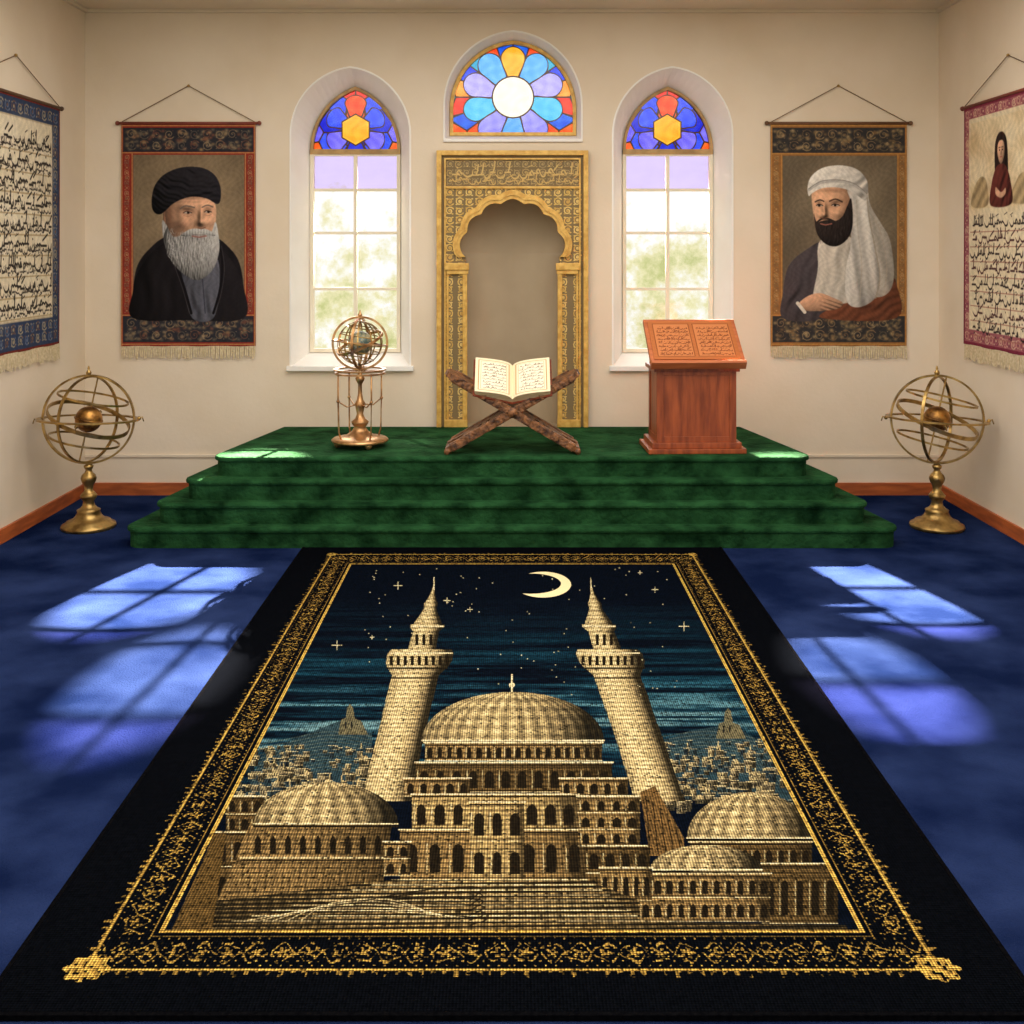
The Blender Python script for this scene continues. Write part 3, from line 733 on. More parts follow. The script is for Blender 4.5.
cv.stroke(catmull([(174,240),(178,264),(186,288),(193,313)],5,False),2.6,(22,19,22)); cv.stroke(catmull([(172.5,240),(176,264),(184,288),(191,313)],5,False),0.8,(66,60,62),0.8)
cv.stroke(catmull([(221,244),(224,268),(221,292),(215,313)],5,False),2.4,(22,19,22)); cv.stroke(catmull([(223,246),(226,268),(223,292),(217,313)],5,False),0.8,(62,57,60),0.8)
cv.relief([(165,214),(168,210),(172,214),(172,224),(169,228),(166,224)],(186,134,106),lambda X,Y: ball(X,Y,169,219,5,9,4)-G(X,Y,169,219,1.6,4,2),LT,0.35,0.7)
face1=lambda X,Y: (ball(X,Y,193,222,30,43,23)+G(X,Y,203,216,2.8,8,4.3,0.08)+G(X,Y,203.5,223,4.3,3.1,3.3)+G(X,Y,189,206.5,7,2.6,1.2)+G(X,Y,209,206,5,2.4,1.1)
   -G(X,Y,189,212.5,5.5,3.2,2.1)-G(X,Y,210,212,3.8,3.0,1.8)+G(X,Y,184,223,6,5.2,2.2)+G(X,Y,212,222,3.5,4.2,1.5)-G(X,Y,194.5,227,1.6,4.5,0.8,0.4)+G(X,Y,189,212.5,3,1.6,0.8)+0.14*np.sin(Y*1.6)*np.exp(-((Y-201)/3)**2)-G(X,Y,178,214,4,8,1.0))
cv.relief([(168,204),(167.5,222),(171,242),(186,254),(204,252),(214,238),(217.5,220),(216,203),(200,190),(178,192)],(222,170,136),face1,LT,0.28,0.82)
cv.blob(186,224,5,4,(206,140,116),0.25); cv.blob(196,197.5,20,2.4,(110,76,60),0.4); cv.blob(171,216,4,16,(120,80,60),0.4)
beard1=lambda X,Y: ball(X,Y,195,246,31,37,18)+fold(X,Y,1.0,-0.05,0.32)+0.14*np.sin((X-195)*2.6+Y*0.35)+G(X,Y,195,236,16,3,1.0)
cv.relief([(164,221),(169,226),(174,236),(181,236),(188,231.5),(198,229),(206,229),(213,232),(217,222),(220,234),(221,250),(216,267),(207,277),(197,280),(185,274),(173,261),(166,243)],(188,184,180),beard1,LT,0.34,0.74)
for i in range(260):
    a=random.uniform(-1,1); x=193.5+a*24; y=random.uniform(234,262)-abs(a)*8; l=random.uniform(4,13)*(1-abs(a)*0.4)
    g=random.choice([(216,212,208),(152,146,142),(200,196,192),(120,114,112)])
    cv.stroke(catmull([(x,y),(x+a*0.6+random.uniform(-1.4,1.4),y+l*0.5),(x-a*2.2+random.uniform(-1,1),min(y+l,278-abs(a)*18))],3,False),0.45,g,0.45)
cv.relief([(182,236),(190,230),(198,228.6),(202,230),(206,228.8),(212,231),(217,236),(208,234.6),(202,233.6),(192,236)],(202,198,194),lambda X,Y:ball(X,Y,200,233,20,5,3)+0.15*np.sin(X*2.2),LT,0.38,0.66)
cv.stroke([(194,236.2),(201,237.2),(208,236)],1.4,(146,92,82),0.85); cv.stroke([(195,235),(207,235)],0.7,(80,60,58),0.7)
cv.stroke([(199.5,228),(203,229),(207,227.6)],0.9,(126,80,62),0.8)
for ex,ey,w_ in ((189.3,212.8,4.0),(209.6,212,3.3)):
    cv.blob(ex,ey,5,3,(130,88,68),0.35)
    cv.smooth([(ex-w_,ey+0.4),(ex-1,ey-1.1),(ex+w_*0.7,ey-0.4),(ex+w_,ey+0.5),(ex,ey+1.0)],(176,160,146)); cv.ell(ex+0.6,ey-0.05,1.4,1.2,(40,28,24)); cv.stroke(catmull([(ex-w_-0.4,ey+0.2),(ex-1,ey-1.4),(ex+w_+0.2,ey)],4,False),0.8,(60,40,34),0.85)
    cv.stroke(catmull([(ex-w_,ey+2.8),(ex,ey+3.8),(ex+w_,ey+2.6)],4,False),0.6,(150,104,82),0.55)
cv.stroke(catmull([(182,209),(187,206),(196,207.6)],4,False),1.5,(104,90,84),0.85); cv.stroke(catmull([(204,207.4),(209,205.3),(214.5,207)],4,False),1.4,(104,90,84),0.85)
turb=lambda X,Y: ball(X,Y,188,194,40,32,22)+fold(X,Y+0.006*(X-180)**2,-0.22,0.62,0.9)
cv.relief([(155,211),(153.5,199),(157,185),(167,174),(184,167.5),(204,168),(217,176),(222.5,190),(220,204),(208,198.5),(192,197),(176,203),(163,214)],(44,41,46),turb,LT,0.22,0.75)
cloth_noise(cv)
M_p1=img_mat('portrait_weave_elder',cv,0.9,bump=0.1)
tapestry('portrait_tapestry',(wx(189),D,wz(124)),0,134/KW,222/KW,0.085,M_p1,wz(86)-wz(124),M_rod)
# --- portrait 2 : man in white headscarf
cv=flat_canvas(771,124,907,346,5,(90,60,30))
border(cv,771,124,907,346,783,156,897,313,(146,100,56),(52,50,50),[(156,128,90),(112,96,70),(126,98,66),(176,148,104)],(184,134,74))
def bgf2(X,Y):
    s=0.80+0.30*np.exp(-((X-845)/50)**2-((Y-200)/55)**2)+0.04*np.sin(X*0.11+Y*0.1); return np.array((120,106,86),np.float32)*s[...,None]
cv.rect(783,156,897,313,bgf2)
LT2=(-0.45,-0.5,0.75)
cv.relief([(783.5,318),(783.5,292),(789,266),(806,250),(826,241),(834,262),(828,290),(822,318)],(84,76,79),lambda X,Y: ball(X,Y,822,320,48,86,26)+fold(X,Y,0.3,0.12,1.2),LT2,0.22,0.7)
cv.relief([(821,240),(852,238),(862,270),(860,300),(840,310),(814,304),(818,270)],(220,210,194),lambda X,Y:ball(X,Y,840,290,34,70,14)+fold(X,Y,0.30,0.05,0.8),LT2,0.38,0.62)
cv.relief([(822,318),(836,306),(850,302),(868,294),(890,279),(896.5,284),(896.5,318)],(122,72,50),lambda X,Y:ball(X,Y,870,330,50,60,18)+fold(X,Y,0.2,0.34,0.9),LT2,0.25,0.75)
# draped scarf: two broad cloth layers with a few long soft folds
sc1=lambda X,Y: ball(X,Y,862,235,50,92,20)+1.7*np.sin((X-0.32*(Y-180))*0.20)+0.5*np.sin((X-0.28*(Y-180))*0.47+1)
cv.relief([(856,182),(866,186),(871,206),(881,223),(890,240),(894,270),(891,289),(880,297),(868,292),(862,260),(858,220)],(214,204,188),sc1,LT2,0.42,0.58)
sc2=lambda X,Y: ball(X,Y,850,240,40,92,22)+1.5*np.sin((X-0.12*(Y-180))*0.24+0.6)+0.4*np.sin((X-0.16*(Y-180))*0.6)
cv.relief([(848,186),(860,178),(868,190),(869,215),(875,245),(880,275),(876,297),(860,307),(847,301),(846,270),(851,244),(850,214)],(238,230,218),sc2,LT2,0.44,0.58)
cv.stroke(catmull([(867,192),(869,216),(875,246),(880,276),(876,298)],6,False),1.3,(150,138,122),0.8)
cv.stroke(catmull([(857,200),(858,230),(862,265),(860,300)],6,False),1.2,(176,164,148),0.6)
cv.stroke(catmull([(873,214),(883,240),(887,270),(884,292)],6,False),1.1,(164,150,134),0.6)
face2=lambda X,Y:(ball(X,Y,834,214,26,39,20)+G(X,Y,824.5,209.5,2.6,7.5,4.3,-0.1)+G(X,Y,823.5,215.5,3.7,2.7,3.1)-G(X,Y,820,205.5,3.4,3,1.7)-G(X,Y,836,205.5,5,3,2.0)+G(X,Y,820,200,4,2.2,1.0)+G(X,Y,836,200,6,2.2,1.2)+G(X,Y,839,214,5.5,4.5,1.9)+G(X,Y,836,205.5,2.8,1.5,0.8))
cv.relief([(812.5,190),(824,184),(842,186),(850,198),(852,214),(848,232),(836,243),(825,241),(817,230),(813.5,214)],(220,170,134),face2,LT2,0.28,0.82)
cv.blob(848,212,4,14,(130,86,62),0.4); cv.blob(832,190.5,18,2.2,(120,84,64),0.4)
cv.relief([(814,214),(817,222),(822,221),(829,220),(836,221),(843,216),(847.5,206),(851.5,199),(853,222),(849,237),(838,246),(826,244),(817,233)],(54,45,42),lambda X,Y:ball(X,Y,834,226,24,24,12)+fold(X,Y,1.1,0.1,0.25),LT2,0.30,0.70)
cv.stroke(catmull([(817,222.6),(822,219),(828,218.8),(835,221.6)],4,False),1.8,(50,40,36)); cv.stroke([(821,223.8),(826,225),(832,223.8)],1.4,(156,98,84),0.9)
for i in range(60): x=random.uniform(819,849); y=random.uniform(224,241); cv.stroke([(x,y),(x-0.4,y+2.6)],0.4,random.choice([(80,67,61),(28,21,20)]),0.5)
cv.stroke([(820.6,217.6),(824,218.6),(828,217.8)],0.9,(120,78,60),0.8)
for ex,ey,w_ in ((820,205.6,2.9),(836,205.4,3.8)):
    cv.blob(ex,ey,4.6,2.8,(126,84,62),0.35)
    cv.smooth([(ex-w_,ey+0.3),(ex-1,ey-1.1),(ex+w_*0.7,ey-0.6),(ex+w_,ey+0.5),(ex,ey+1.0)],(184,168,152)); cv.ell(ex-0.5,ey-0.05,1.35,1.2,(34,24,20)); cv.stroke(catmull([(ex-w_-0.3,ey),(ex-0.8,ey-1.4),(ex+w_+0.3,ey+0.1)],4,False),0.8,(40,30,26),0.9)
cv.stroke(catmull([(815.6,202),(820,200),(824,201.4)],4,False),1.4,(50,38,32),0.85); cv.stroke(catmull([(830,201.2),(836,199.2),(842.5,202)],4,False),1.5,(50,38,32),0.85)
cv.relief([(809,196),(808,186),(812,176),(823,168),(841,165.5),(858,170),(868,183),(866,200),(858,196),(848,190),(836,187.5),(822,188.5),(813,193)],(238,230,218),lambda X,Y: ball(X,Y,838,190,36,30,16)+fold(X,Y+0.010*(X-838)**2,0.06,0.36,0.7),LT2,0.42,0.60)
cv.stroke(catmull([(809,190),(822,182.5),(841,181.5),(856,186),(867,196)],5,False),2.8,(176,170,162),0.8); cv.stroke(catmull([(809,189),(822,181.2),(841,180.2),(856,184.6),(867,194)],5,False),0.8,(130,124,118),0.8)
cv.relief([(799,304),(808,296),(820,293),(832,297),(843,303),(837,309),(818,311),(804,310)],(218,168,134),lambda X,Y:ball(X,Y,820,303,26,12,8)+0.5*np.sin((Y*1.0-X*0.35)*1.6)*np.clip((X-818)/10,0,1),LT2,0.34,0.72)
cv.stroke([(798,303),(805,312)],3.4,(214,204,188))
cloth_noise(cv)
M_p2=img_mat('portrait_weave_headscarf',cv,0.9,bump=0.1)
M_rod2=mat('tapestry_rod_dark',(112,74,44),0.6)
tapestry('portrait_tapestry.001',(wx(838),D,wz(124)),0,136/KW,222/KW,0.085,M_p2,wz(86)-wz(124),M_rod2)
# --- side wall calligraphy tapestries (1.24 m x 1.53 m, authored in cm)
cw,ch=124,153
cv=flat_canvas(0,0,cw,ch,6,(40,50,80))
cv.rect(0,0,cw,ch,(112,44,36)); cv.rect(1.5,1.5,cw-1.5,ch-1.5,(50,62,88))
NC=[(150,136,112),(98,108,130),(116,84,70),(166,150,120)]
vines(cv,3,3,cw-3,11,8,NC,0.9,al=0.85); vines(cv,3,ch-17,cw-3,ch-3,8,NC,0.9,rows=2,al=0.85); vines(cv,3,11,12,ch-18,7,NC,0.9,al=0.85); vines(cv,cw-12,11,cw-3,ch-18,7,NC,0.9,al=0.85)
cv.rect(12,12,cw-12,ch-18,(186,168,138)); cv.rect(13,13,cw-13,ch-19,(220,206,178))
for k in range(60): cv.blob(random.uniform(14,110),random.uniform(14,132),9,7,random.choice([(206,190,160),(232,220,196)]),0.4)
for i in range(9):
    yb=26+i*12.6
    calli(cv,15,cw-14,yb,9.6,(44,38,34),1.15); calli(cv,15,cw-14,yb+3.5,5,(60,52,46),0.7)
    cv.rect(13,yb+6,cw-13,yb+6.9,(176,154,118))
cloth_noise(cv); M_c1=img_mat('calligraphy_weave',cv,0.9,bump=0.1)
M_rod3=mat('tapestry_rod_brown',(96,64,40),0.6)
tapestry('calligraphy_tapestry',(-W,6.55,2.62),math.radians(90),1.24,1.53,0.10,M_c1,0.24,M_rod3)
cv=flat_canvas(0,0,cw,ch,6,(110,40,60))
cv.rect(0,0,cw,ch,(122,44,62)); cv.rect(2,2,cw-2,ch-2,(158,92,98)); 
PC=[(196,150,130),(126,62,78),(210,178,148)]
vines(cv,2,2,cw-2,8,6,PC,0.7); vines(cv,2,ch-9,cw-2,ch-2,6,PC,0.7); vines(cv,2,8,8,ch-9,6,PC,0.7); vines(cv,cw-8,8,cw-2,ch-9,6,PC,0.7)
cv.rect(8,8,cw-8,ch-10,(222,206,174))
cv.rect(11,11,cw-11,66,(222,202,164))
for k in range(50): cv.blob(random.uniform(12,110),random.uniform(12,64),8,6,random.choice([(204,178,134),(230,214,182),(196,168,128)]),0.5)
LP=(-0.4,-0.5,0.75)
cv.relief([(12,64),(16,52),(26,46),(34,50),(36,64)],(190,164,122),lambda X,Y:np.sin(X*0.5)*np.sin(Y*0.6),LP,0.45,0.6)
cv.relief([(68,64),(74,52),(84,47),(100,52),(112,64)],(190,164,122),lambda X,Y:np.sin(X*0.5)*np.sin(Y*0.6),LP,0.45,0.6)
for fx,fc,kk in ((54,(96,46,40),1.15),):
    def P_(l): return [(fx+(x)*kk,64+(y-61)*kk) for x,y in l]
    cy_=64+(33-61)*kk
    cv.relief(P_([(-7,44),(-7,30),(-3,24),(3,24),(7,30),(8,46),(5,52),(-5,52)]),(52,36,32),lambda X,Y:0.6*np.sin(X*1.1)+ball(X,Y,fx,cy_+5,12,20,8),LP,0.3,0.7)
    cv.relief(P_([(-12,61.5),(-11,50),(-6,42),(0,40),(6,42),(11,50),(12,61.5)]),fc,lambda X,Y:fold(X,Y,0.5,0.3,0.9)+ball(X,Y,fx,64,18,26,10),LP,0.3,0.8)
    cv.relief(P_([(-4,31),(-2,28),(2,28),(4,31),(3.6,36),(0,40.5),(-3.6,36)]),(224,176,142),lambda X,Y:ball(X,Y,fx,cy_,6,9,5)+G(X,Y,fx-0.5,cy_+0.8,0.9,2,1.2),LP,0.35,0.75)
    for sx in (-1.6,1.6): cv.ell(fx+sx*kk,cy_-0.2,0.7,0.45,(36,24,22)); cv.stroke([(fx+(sx-1)*kk,cy_-1.8),(fx+(sx+1)*kk,cy_-1.8)],0.4,(50,34,30))
    cv.stroke([(fx-1.2,cy_+4),(fx+1.2,cy_+4)],0.5,(150,70,66))
    cv.relief(P_([(-6,52),(0,55),(5,53),(5,56),(0,58),(-6,56)]),(214,168,136),lambda X,Y:ball(X,Y,fx,60,9,5,3),LP,0.35,0.7)
for i in range(8):
    yb=76+i*9.4
    cv.stroke([(10,yb+4.6),(cw-10,yb+4.6)],0.5,(160,104,90)); calli(cv,11,cw-11,yb,7.6,random.choice([(50,38,36),(72,42,42)]),0.95)
cloth_noise(cv); M_c2=img_mat('manuscript_weave',cv,0.9,bump=0.1)
tapestry('calligraphy_tapestry.001',(W,6.55,2.62),math.radians(-90),1.24,1.53,0.10,M_c2,0.24,M_rod)
# ---------------------------------------------------------------- armillary spheres
def R(ax,deg): return Matrix.Rotation(math.radians(deg),3,ax)
def armillary(name,loc,yaw):
    e=empty(name,loc,math.radians(yaw))
    prof=[(0.155,0),(0.162,0.012),(0.158,0.025),(0.135,0.034),(0.13,0.045),(0.10,0.055),(0.078,0.075),(0.066,0.10),(0.07,0.112),(0.052,0.122),(0.036,0.14),(0.032,0.165),(0.046,0.185),(0.05,0.20),(0.038,0.215),(0.024,0.23),(0.028,0.26),(0.042,0.285),(0.047,0.305),(0.04,0.325),(0.024,0.34),(0.018,0.355),(0.026,0.368),(0.03,0.38),(0.012,0.394)]
    v,f=lathe(prof,36); obj('pedestal',v,f,M_brass,e,smooth=True)
    c=(0,0,0.665)
    P=[ring(0.268,0.006,0.012,R('X',90)@Matrix.Identity(3),c),
       ring(0.258,0.004,0.009,R('Z',62)@R('X',90),c),
       ring(0.285,0.016,0.005,R('Y',2)@R('X',-3),c),
       ring(0.246,0.004,0.012,R('Y',20)@R('X',10),c)]
    ax=R('Y',12)
    for h in (0.13,-0.13):
        o=ax@Vector((0,0,h)); P.append(ring(math.sqrt(0.245**2-h*h),0.004,0.006,ax,(c[0]+o.x,c[1]+o.y,c[2]+o.z)))
    v,f=merge(P); obj('rings',v,f,M_brass,e)
    a=ax@Vector((0,0,0.262))
    v,f=merge([tube([(-a.x,-a.y,c[2]-a.z),(a.x,a.y,c[2]+a.z)],0.005)]); obj('polar_axis',v,f,M_brass,e)
    v,f=lathe([(0.006,0.925),(0.012,0.936),(0.018,0.948),(0.012,0.96),(0.005,0.968),(0.008,0.976),(0.003,0.992)],16); obj('finial',v,f,M_brass,e,smooth=True)
    v,f=sphere(0.080,c,32); v2,f2=ring(0.082,0.003,0.004,ax,c); v,f=merge([(v,f),(v2,f2)]); obj('earth_ball',v,f,M_brassd,e,smooth=True)
    P=[]
    for k in range(4):
        an=math.radians(90*k); x,y=0.298*math.cos(an),0.298*math.sin(an)
        P.append(sphere(0.012,(x,y,c[2]),12)); P.append(tube([(x,y,c[2]),(x*1.06,y*1.06,c[2]+0.008),(x*1.09,y*1.09,c[2]-0.02)],0.004))
    v,f=merge(P); obj('horizon_knobs',v,f,M_brass,e,smooth=True)
armillary('armillary_sphere',(-2.59,6.73,0),8)
armillary('armillary_sphere.001',(2.60,6.73,0),-12)
# ---------------------------------------------------------------- openwork celestial globe on the platform
e=empty('celestial_globe',(-0.945,6.84,ST+0.002),0); e.scale=(1,1,0.965)
prof=[(0.17,0.03),(0.178,0.042),(0.165,0.055),(0.12,0.062),(0.085,0.075),(0.05,0.10),(0.035,0.125),(0.05,0.145),(0.055,0.16),(0.03,0.18),(0.02,0.21),(0.028,0.25),(0.034,0.275),(0.02,0.30),(0.013,0.34),(0.012,0.40),(0.026,0.425),(0.03,0.44),(0.015,0.455),(0.012,0.53)]
v,f=lathe(prof,32); ft=[sphere(0.024,(0.145*math.cos(a),0.145*math.sin(a),0.025),12) for a in (0.5,2.07,3.64,5.21)]
v,f=merge([(v,f)]+ft); obj('pedestal',v,f,M_copper,e,smooth=True)
c=(0,0,0.665)
P=[ring(0.150,0.012,0.005,Matrix.Identity(3),(0,0,0.495)),ring(0.150,0.006,0.006,Matrix.Identity(3),(0,0,0.472)),ring(0.168,0.007,0.010,R('Z',10)@R('X',90),c),ring(0.160,0.004,0.008,R('Z',80)@R('X',90),c),ring(0.168,0.009,0.004,R('Y',6)@R('X',-4),c),ring(0.152,0.003,0.009,R('Y',-24)@R('X',12),c)]
v,f=merge(P); obj('rings',v,f,M_copper,e)
P=[]
for k in range(4):
    a=math.radians(35+90*k); cx_,sy_=math.cos(a),math.sin(a)
    P.append(tube([(0.150*cx_,0.150*sy_,0.48),(0.15*cx_,0.15*sy_,0.32),(0.145*cx_,0.145*sy_,0.10),(0.13*cx_,0.13*sy_,0.055)],0.0055))
    P.append(tube([(0.15*cx_,0.15*sy_,0.30),(0.09*cx_,0.09*sy_,0.26),(0.02*cx_,0.02*sy_,0.27)],0.0045))
    P.append(sphere(0.011,(0.15*cx_,0.15*sy_,0.30),10))
v,f=merge(P); obj('stand_posts',v,f,M_copper,e,smooth=True)
M_globe=mat('celestial_globe_enamel',(176,168,134),0.3,0.1,c2=(84,104,98),scale=26,lo=0.44,hi=0.56)
v,f=sphere(0.078,c,40); obj('globe',v,f,M_globe,e,smooth=True)
v,f=tube([(0,0,c[2]-0.16),(0,0,c[2]+0.17)],0.004); obj('polar_axis',v,f,M_copper,e)
P=[ring(0.140,0.0025,0.004,R('Z',a_)@R('X',90),c,48) for a_ in (20,56,92,128,164)]
for h in (-0.1,-0.05,0,0.05,0.1): P.append(ring(math.sqrt(0.140**2-h*h),0.0025,0.0035,R('Y',8),(h*math.sin(math.radians(8)),0,c[2]+h*math.cos(math.radians(8))),48))
v,f=merge(P); obj('graticule',v,f,M_brass,e)
v,f=lathe([(0.006,0.828),(0.013,0.838),(0.015,0.848),(0.007,0.858),(0.003,0.878)],14); obj('finial',v,f,M_copper,e,smooth=True)
# ---------------------------------------------------------------- rehal book stand
e=empty('quran_stand',(0.003,6.70,ST+0.008),0)
Lh=0.455
def board(sg,name):
    hw=0.13
    o=[(-Lh,-hw),(-Lh+0.05,-hw-0.012),(-0.20,-hw+0.01),(-0.10,-hw+0.03),(0,-hw+0.035),(0.10,-hw+0.03),(0.2,-hw),(0.32,-hw-0.01),(0.40,-hw-0.012),(0.43,-hw+0.02),(Lh,-hw+0.045),(Lh-0.008,-hw+0.075)]
    full=o+[(Lh+0.012,0)]+[(u,-v) for u,v in o[::-1]]
    foot=[(-Lh-0.0,hw-0.07),(-Lh+0.05,hw-0.085),(-Lh+0.10,0.03),(-Lh+0.13,0),(-Lh+0.10,-0.03),(-Lh+0.05,-hw+0.085),(-Lh,-hw+0.07)]
    full=full+foot
    holes=[[(cx+0.018*math.cos(t),0.03*math.sin(t)) for t in np.linspace(0,2*math.pi,13)[:-1]] for cx in (-0.22,-0.16)]
    ang=math.atan2(0.457,0.79)
    mx=Matrix.Translation((0,0,0.242))@Matrix.Rotation(-sg*ang,4,'Y')@Matrix.Scale(sg,4,(1,0,0))@Matrix.Rotation(math.radians(90),4,'X')
    shape(name,[full]+holes,-0.017,0.017,M_walnut,e,mx=mx)
    P=[]
    for s2 in (-1,1): P.append(bx(-Lh+0.03,Lh-0.04,s2*0.118-0.016,s2*0.118+0.016,-0.026,0.026))
    for k in range(9):
        u=-Lh+0.06+k*0.1
        if abs(u)>0.09: P.append(bx(u-0.02,u+0.02,-0.150,-0.118,-0.019,0.019))
    v,f=merge(P); mx2=Matrix.Translation((0,0,0.242))@Matrix.Rotation(-sg*ang,4,'Y')@Matrix.Scale(sg,4,(1,0,0))
    obj(name+'_rails',v,f,M_walnut,e,mx=mx2,bevel=0.006)
board(1,'board_a'); board(-1,'board_b')
for s_ in (-1,1):
    v,f=merge([tube([(s_*0.39,-0.15,0.012),(s_*0.39,0.15,0.012)],0.018,10)]); obj('foot_rail_%s'%('l' if s_<0 else 'r'),v,f,M_walnut,e,smooth=True)
v,f=tube([(0,-0.15,0.242),(0,0.15,0.242)],0.03,14); obj('hinge_pin',v,f,M_walnut,e,smooth=True)
# ---------------------------------------------------------------- open book
M_paper=mat('page_edges',(226,206,164),0.8,c2=(196,172,128),scale=30,stretch=(1,1,20))
M_cover=mat('leather_cover',(140,62,34),0.5,c2=(100,42,24),scale=30)
cv=flat_canvas(0,0,100,90,8,(240,226,192))
for x0 in (4,54):
    cv.rect(x0,5,x0+42,85,(190,144,84)); cv.rect(x0+1.2,6.2,x0+40.8,83.8,(246,234,206)); cv.rect(x0+3.4,8.5,x0+38.6,81.5,(206,172,112)); cv.rect(x0+4,9.2,x0+38,80.8,(248,238,212))
    for i in range(9): calli(cv,x0+5,x0+37,16+i*7.7,4.6,(104,80,58),0.7)
M_page=img_mat('manuscript_page',cv,0.8)
e=empty('open_book',(0.003,6.585,ST+0.318),0)
tilt=math.radians(42); BW=0.225; BH=0.27; WR=0.075
mxb=Matrix.Rotation(tilt,4,'X')
def pz(u): return 0.016+WR*u+0.024*math.sin(math.pi*min(1,u*1.0)**0.55)
n=14
for s_,nm in ((-1,'left'),(1,'right')):
    V=[];Fc=[]
    for i in range(n+1):
        u=i/n
        for yy in (0,BH): V.append((s_*u*BW,yy,pz(u)))
    for i in range(n): Fc.append((2*i,2*i+2,2*i+3,2*i+1))
    o=obj('page_'+nm,V,Fc,M_page,e,smooth=True,mx=mxb)
    imx=mxb.inverted(); l=o.data.uv_layers.new(name='UVMap')
    for lp in o.data.loops:
        p=imx@o.data.vertices[lp.vertex_index].co; l.data[lp.index].uv=(0.5+0.5*p.x/BW,p.y/BH)
    V=[];Fc=[]
    for i in range(n+1):
        u=i/n
        for yy in (0.0,BH):
            V.append((s_*u*BW,yy,pz(u)-0.0008)); V.append((s_*u*BW,yy,-0.012+WR*u))
    for i in range(n):
        a=4*i; Fc+= [(a,a+4,a+6,a+2),(a+1,a+3,a+7,a+5),(a,a+1,a+5,a+4),(a+2,a+6,a+7,a+3)]
    Fc+=[(4*n,4*n+1,4*n+3,4*n+2),(0,2,3,1)]
    obj('text_block_'+nm,V,Fc,M_paper,e,mx=mxb)
    zc_=-0.012+WR
    V=[(0,-0.01,-0.012),(s_*(BW+0.012),-0.01,zc_),(s_*(BW+0.012),BH+0.01,zc_),(0,BH+0.01,-0.012)]
    V+=[(x,y,z-0.008) for x,y,z in V]
    obj('cover_'+nm,V,[(0,1,2,3),(7,6,5,4),(0,4,5,1),(1,5,6,2),(2,6,7,3),(3,7,4,0)],M_cover,e,mx=mxb)
# ---------------------------------------------------------------- lectern
e=empty('wooden_lectern',(1.105,6.77,ST),math.radians(2))
box('plinth_base',-0.295,0.295,-0.19,0.19,0.001,0.03,M_cherry,e,bevel=0.005)
box('plinth_step',-0.27,0.27,-0.172,0.172,0.03,0.065,M_cherry,e,bevel=0.006)
box('body',-0.235,0.235,-0.15,0.15,0.065,0.54,M_cherry,e,bevel=0.003)
P=[bx(-0.24,-0.20,-0.158,-0.15,0.065,0.51),bx(0.20,0.24,-0.158,-0.15,0.065,0.51),bx(-0.2,0.2,-0.158,-0.15,0.065,0.10),bx(-0.2,0.2,-0.158,-0.15,0.47,0.51)]
v,f=merge(P); obj('front_stiles',v,f,M_cherry,e,bevel=0.002)
P=[]
for s_ in (-1,1):
    a,b=sorted((s_*0.235,s_*0.242))
    P+= [bx(a,b,-0.15,-0.11,0.065,0.51),bx(a,b,0.11,0.15,0.065,0.51),bx(a,b,-0.11,0.11,0.065,0.10),bx(a,b,-0.11,0.11,0.47,0.51)]
v,f=merge(P); obj('side_stiles',v,f,M_cherry,e,bevel=0.002)
box('cornice',-0.26,0.26,-0.172,0.172,0.49,0.515,M_cherry,e,bevel=0.006)
V=[(-0.24,-0.16,0.51),(0.24,-0.16,0.51),(0.24,0.13,0.51),(-0.24,0.13,0.51),(-0.24,-0.16,0.53),(0.24,-0.16,0.53),(0.24,0.13,0.735),(-0.24,0.13,0.735)]
obj('desk_wedge',V,[(0,1,2,3),(4,5,6,7),(0,1,5,4),(1,2,6,5),(2,3,7,6),(3,0,4,7)],M_cherry,e)
ang=math.atan2(0.235,0.31)
mxd=Matrix.Translation((0,-0.20,0.525))@Matrix.Rotation(ang,4,'X')
DL=0.40
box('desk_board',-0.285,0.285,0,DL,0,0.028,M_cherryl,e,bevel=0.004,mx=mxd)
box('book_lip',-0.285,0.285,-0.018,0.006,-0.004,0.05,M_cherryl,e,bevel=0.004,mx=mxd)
cv=flat_canvas(0,0,108,76,8,(182,108,64))
cv.rect(0,0,108,76,lambda X,Y:np.array((190,112,64),np.float32)*(0.94+0.06*np.sin(Y*2.2+0.6*np.sin(X*0.12)))[...,None])
for x0 in (5,56):
    cv.rect(x0,5,x0+47,71,(140,80,44)); cv.rect(x0+1.2,6.2,x0+45.8,69.8,(198,124,76))
    for i in range(8): calli(cv,x0+3,x0+44,15+i*7.3,4.6,(116,62,34),0.9)
M_desk=img_mat('carved_text_panels',cv,0.5,bump=0.6)
o=box('carved_panels',-0.262,0.262,0.03,DL-0.025,0.0285,0.034,M_desk,e,mx=mxd,uv=None)
l=o.data.uv_layers.new(name='UVMap'); im_=mxd.inverted()
for lp in o.data.loops:
    p=im_@o.data.vertices[lp.vertex_index].co; l.data[lp.index].uv=((p.x+0.262)/0.524,(p.y-0.03)/(DL-0.055))
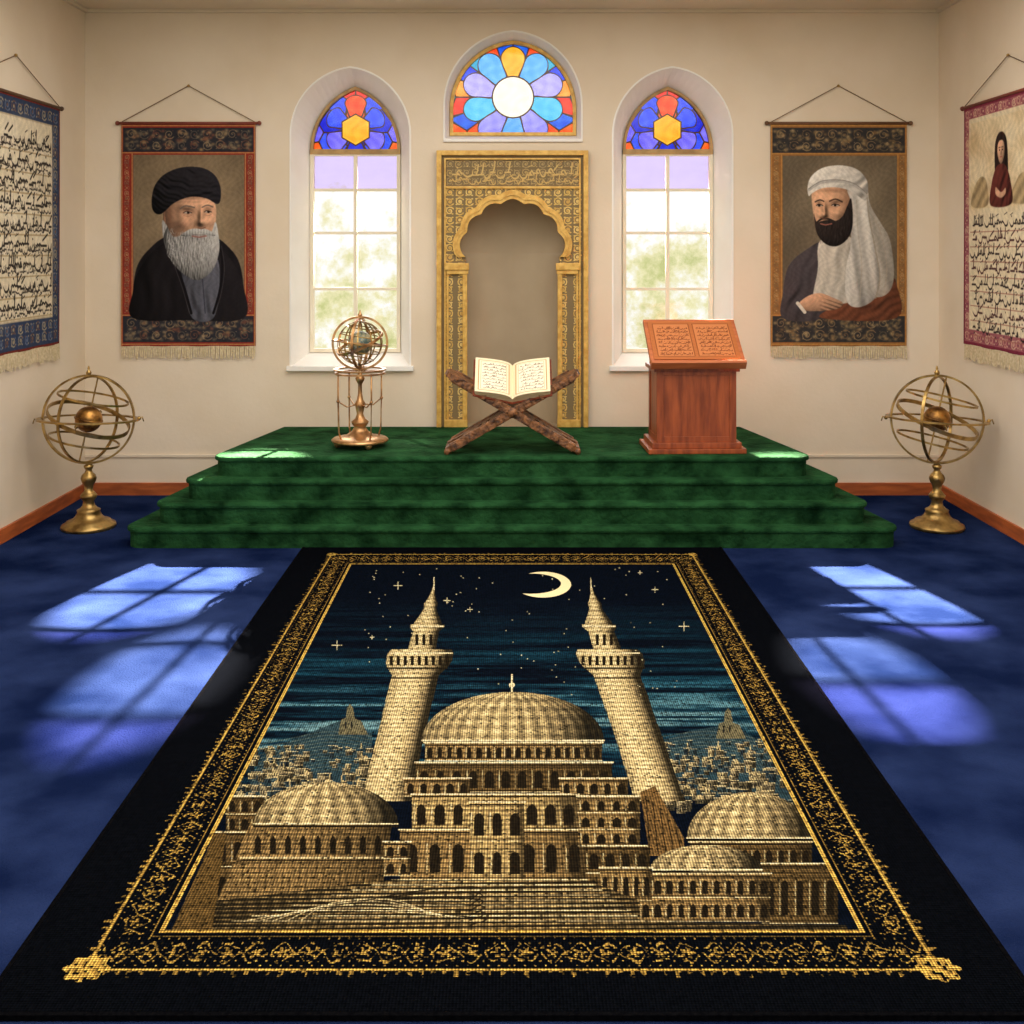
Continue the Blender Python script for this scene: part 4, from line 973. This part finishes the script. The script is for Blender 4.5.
# ---------------------------------------------------------------- world (bright sky above a pale garden)
w=bpy.data.worlds.new('garden_sky'); sc.world=w; w.use_nodes=True; nt=w.node_tree
bg=nt.nodes['Background']; tc=nt.nodes.new('ShaderNodeTexCoord'); n=nt.nodes.new('ShaderNodeTexNoise'); n.inputs['Scale'].default_value=38; n.inputs['Detail'].default_value=9; n.inputs['Roughness'].default_value=0.65
sp=nt.nodes.new('ShaderNodeSeparateXYZ'); mr=nt.nodes.new('ShaderNodeMapRange')
mr.inputs['From Min'].default_value=-0.03; mr.inputs['From Max'].default_value=0.08; mr.inputs['To Min'].default_value=0.0; mr.inputs['To Max'].default_value=0.30
ad=nt.nodes.new('ShaderNodeMath'); ad.operation='ADD'
r=nt.nodes.new('ShaderNodeValToRGB'); r.color_ramp.elements[0].position=0.38; r.color_ramp.elements[0].color=srgb((196,200,134)); r.color_ramp.elements[1].position=0.64; r.color_ramp.elements[1].color=(1,1,1,1)
el=r.color_ramp.elements.new(0.50); el.color=srgb((232,226,178))
nt.links.new(tc.outputs['Generated'],n.inputs['Vector']); nt.links.new(tc.outputs['Generated'],sp.inputs[0]); nt.links.new(sp.outputs['Z'],mr.inputs['Value'])
nt.links.new(n.outputs['Fac'],ad.inputs[0]); nt.links.new(mr.outputs['Result'],ad.inputs[1]); nt.links.new(ad.outputs[0],r.inputs['Fac']); nt.links.new(r.outputs['Color'],bg.inputs['Color'])
bg.inputs['Strength'].default_value=1.2
# ---------------------------------------------------------------- lamps
def area(name,loc,rot,sx,sy,e_,c=(1,1,1)):
    l=bpy.data.lights.new(name,'AREA'); l.shape='RECTANGLE'; l.size=sx; l.size_y=sy; l.energy=e_; l.color=c
    o=bpy.data.objects.new(name,l); o.location=loc; o.rotation_euler=rot; COL.objects.link(o); return o
area('ceiling_fill',(0,3.6,CEIL-0.03),(0,0,0),4.5,5.5,250,(1,0.955,0.885))  # unseen fill light added under the ceiling to brighten the whole room
l=bpy.data.lights.new('hazy_sun','SUN'); l.energy=3.0; l.angle=math.radians(50); l.color=(1,0.96,0.9)
o=bpy.data.objects.new('hazy_sun',l); o.rotation_mode='QUATERNION'; o.rotation_quaternion=Vector((0,-1,-0.55)).to_track_quat('-Z','Y'); o.location=(0,12,6); COL.objects.link(o)
def sunspot(name,thru,land,dist,size,energy,roll=0):
    t_=Vector(thru); g=Vector(land); d=(t_-g).normalized(); p=t_+d*dist
    l=bpy.data.lights.new(name,'SPOT'); l.energy=energy; l.spot_size=math.radians(size); l.spot_blend=0.04; l.use_square=True; l.shadow_soft_size=0.08; l.color=(1,0.87,0.72)
    o=bpy.data.objects.new(name,l); o.location=p
    q=(-d).to_track_quat('-Z','Y'); o.rotation_mode='QUATERNION'; o.rotation_quaternion=q@Matrix.Rotation(math.radians(roll),4,'Z').to_quaternion(); COL.objects.link(o)
sunspot('sunbeam_high_left',(-1.14,D+TH,1.80),(-1.76,5.50,0),10,3.3,350000)
sunspot('sunbeam_high_right',(1.24,D+TH,1.86),(1.84,5.46,0),10,3.0,350000)
sunspot('sunbeam_low_left',(-1.12,D+TH,2.0),(-1.40,4.32,0),10,2.4,270000,42)
sunspot('sunbeam_low_right',(1.16,D+TH,2.12),(1.42,4.34,0),10,2.3,270000,-42)
sunspot('sunbeam_inner_left',(-1.12,D+TH,1.60),(-0.60,6.98,ST),10,1.6,9000,20)
# ---------------------------------------------------------------- camera
cam=bpy.data.cameras.new('camera'); cam.sensor_width=36; cam.lens=F/1024*36; cam.shift_y=-(512-Y0)/1024; cam.clip_start=0.05
o=bpy.data.objects.new('camera',cam); o.location=(0,0,HC); o.rotation_euler=(math.radians(90),0,0); COL.objects.link(o); sc.camera=o
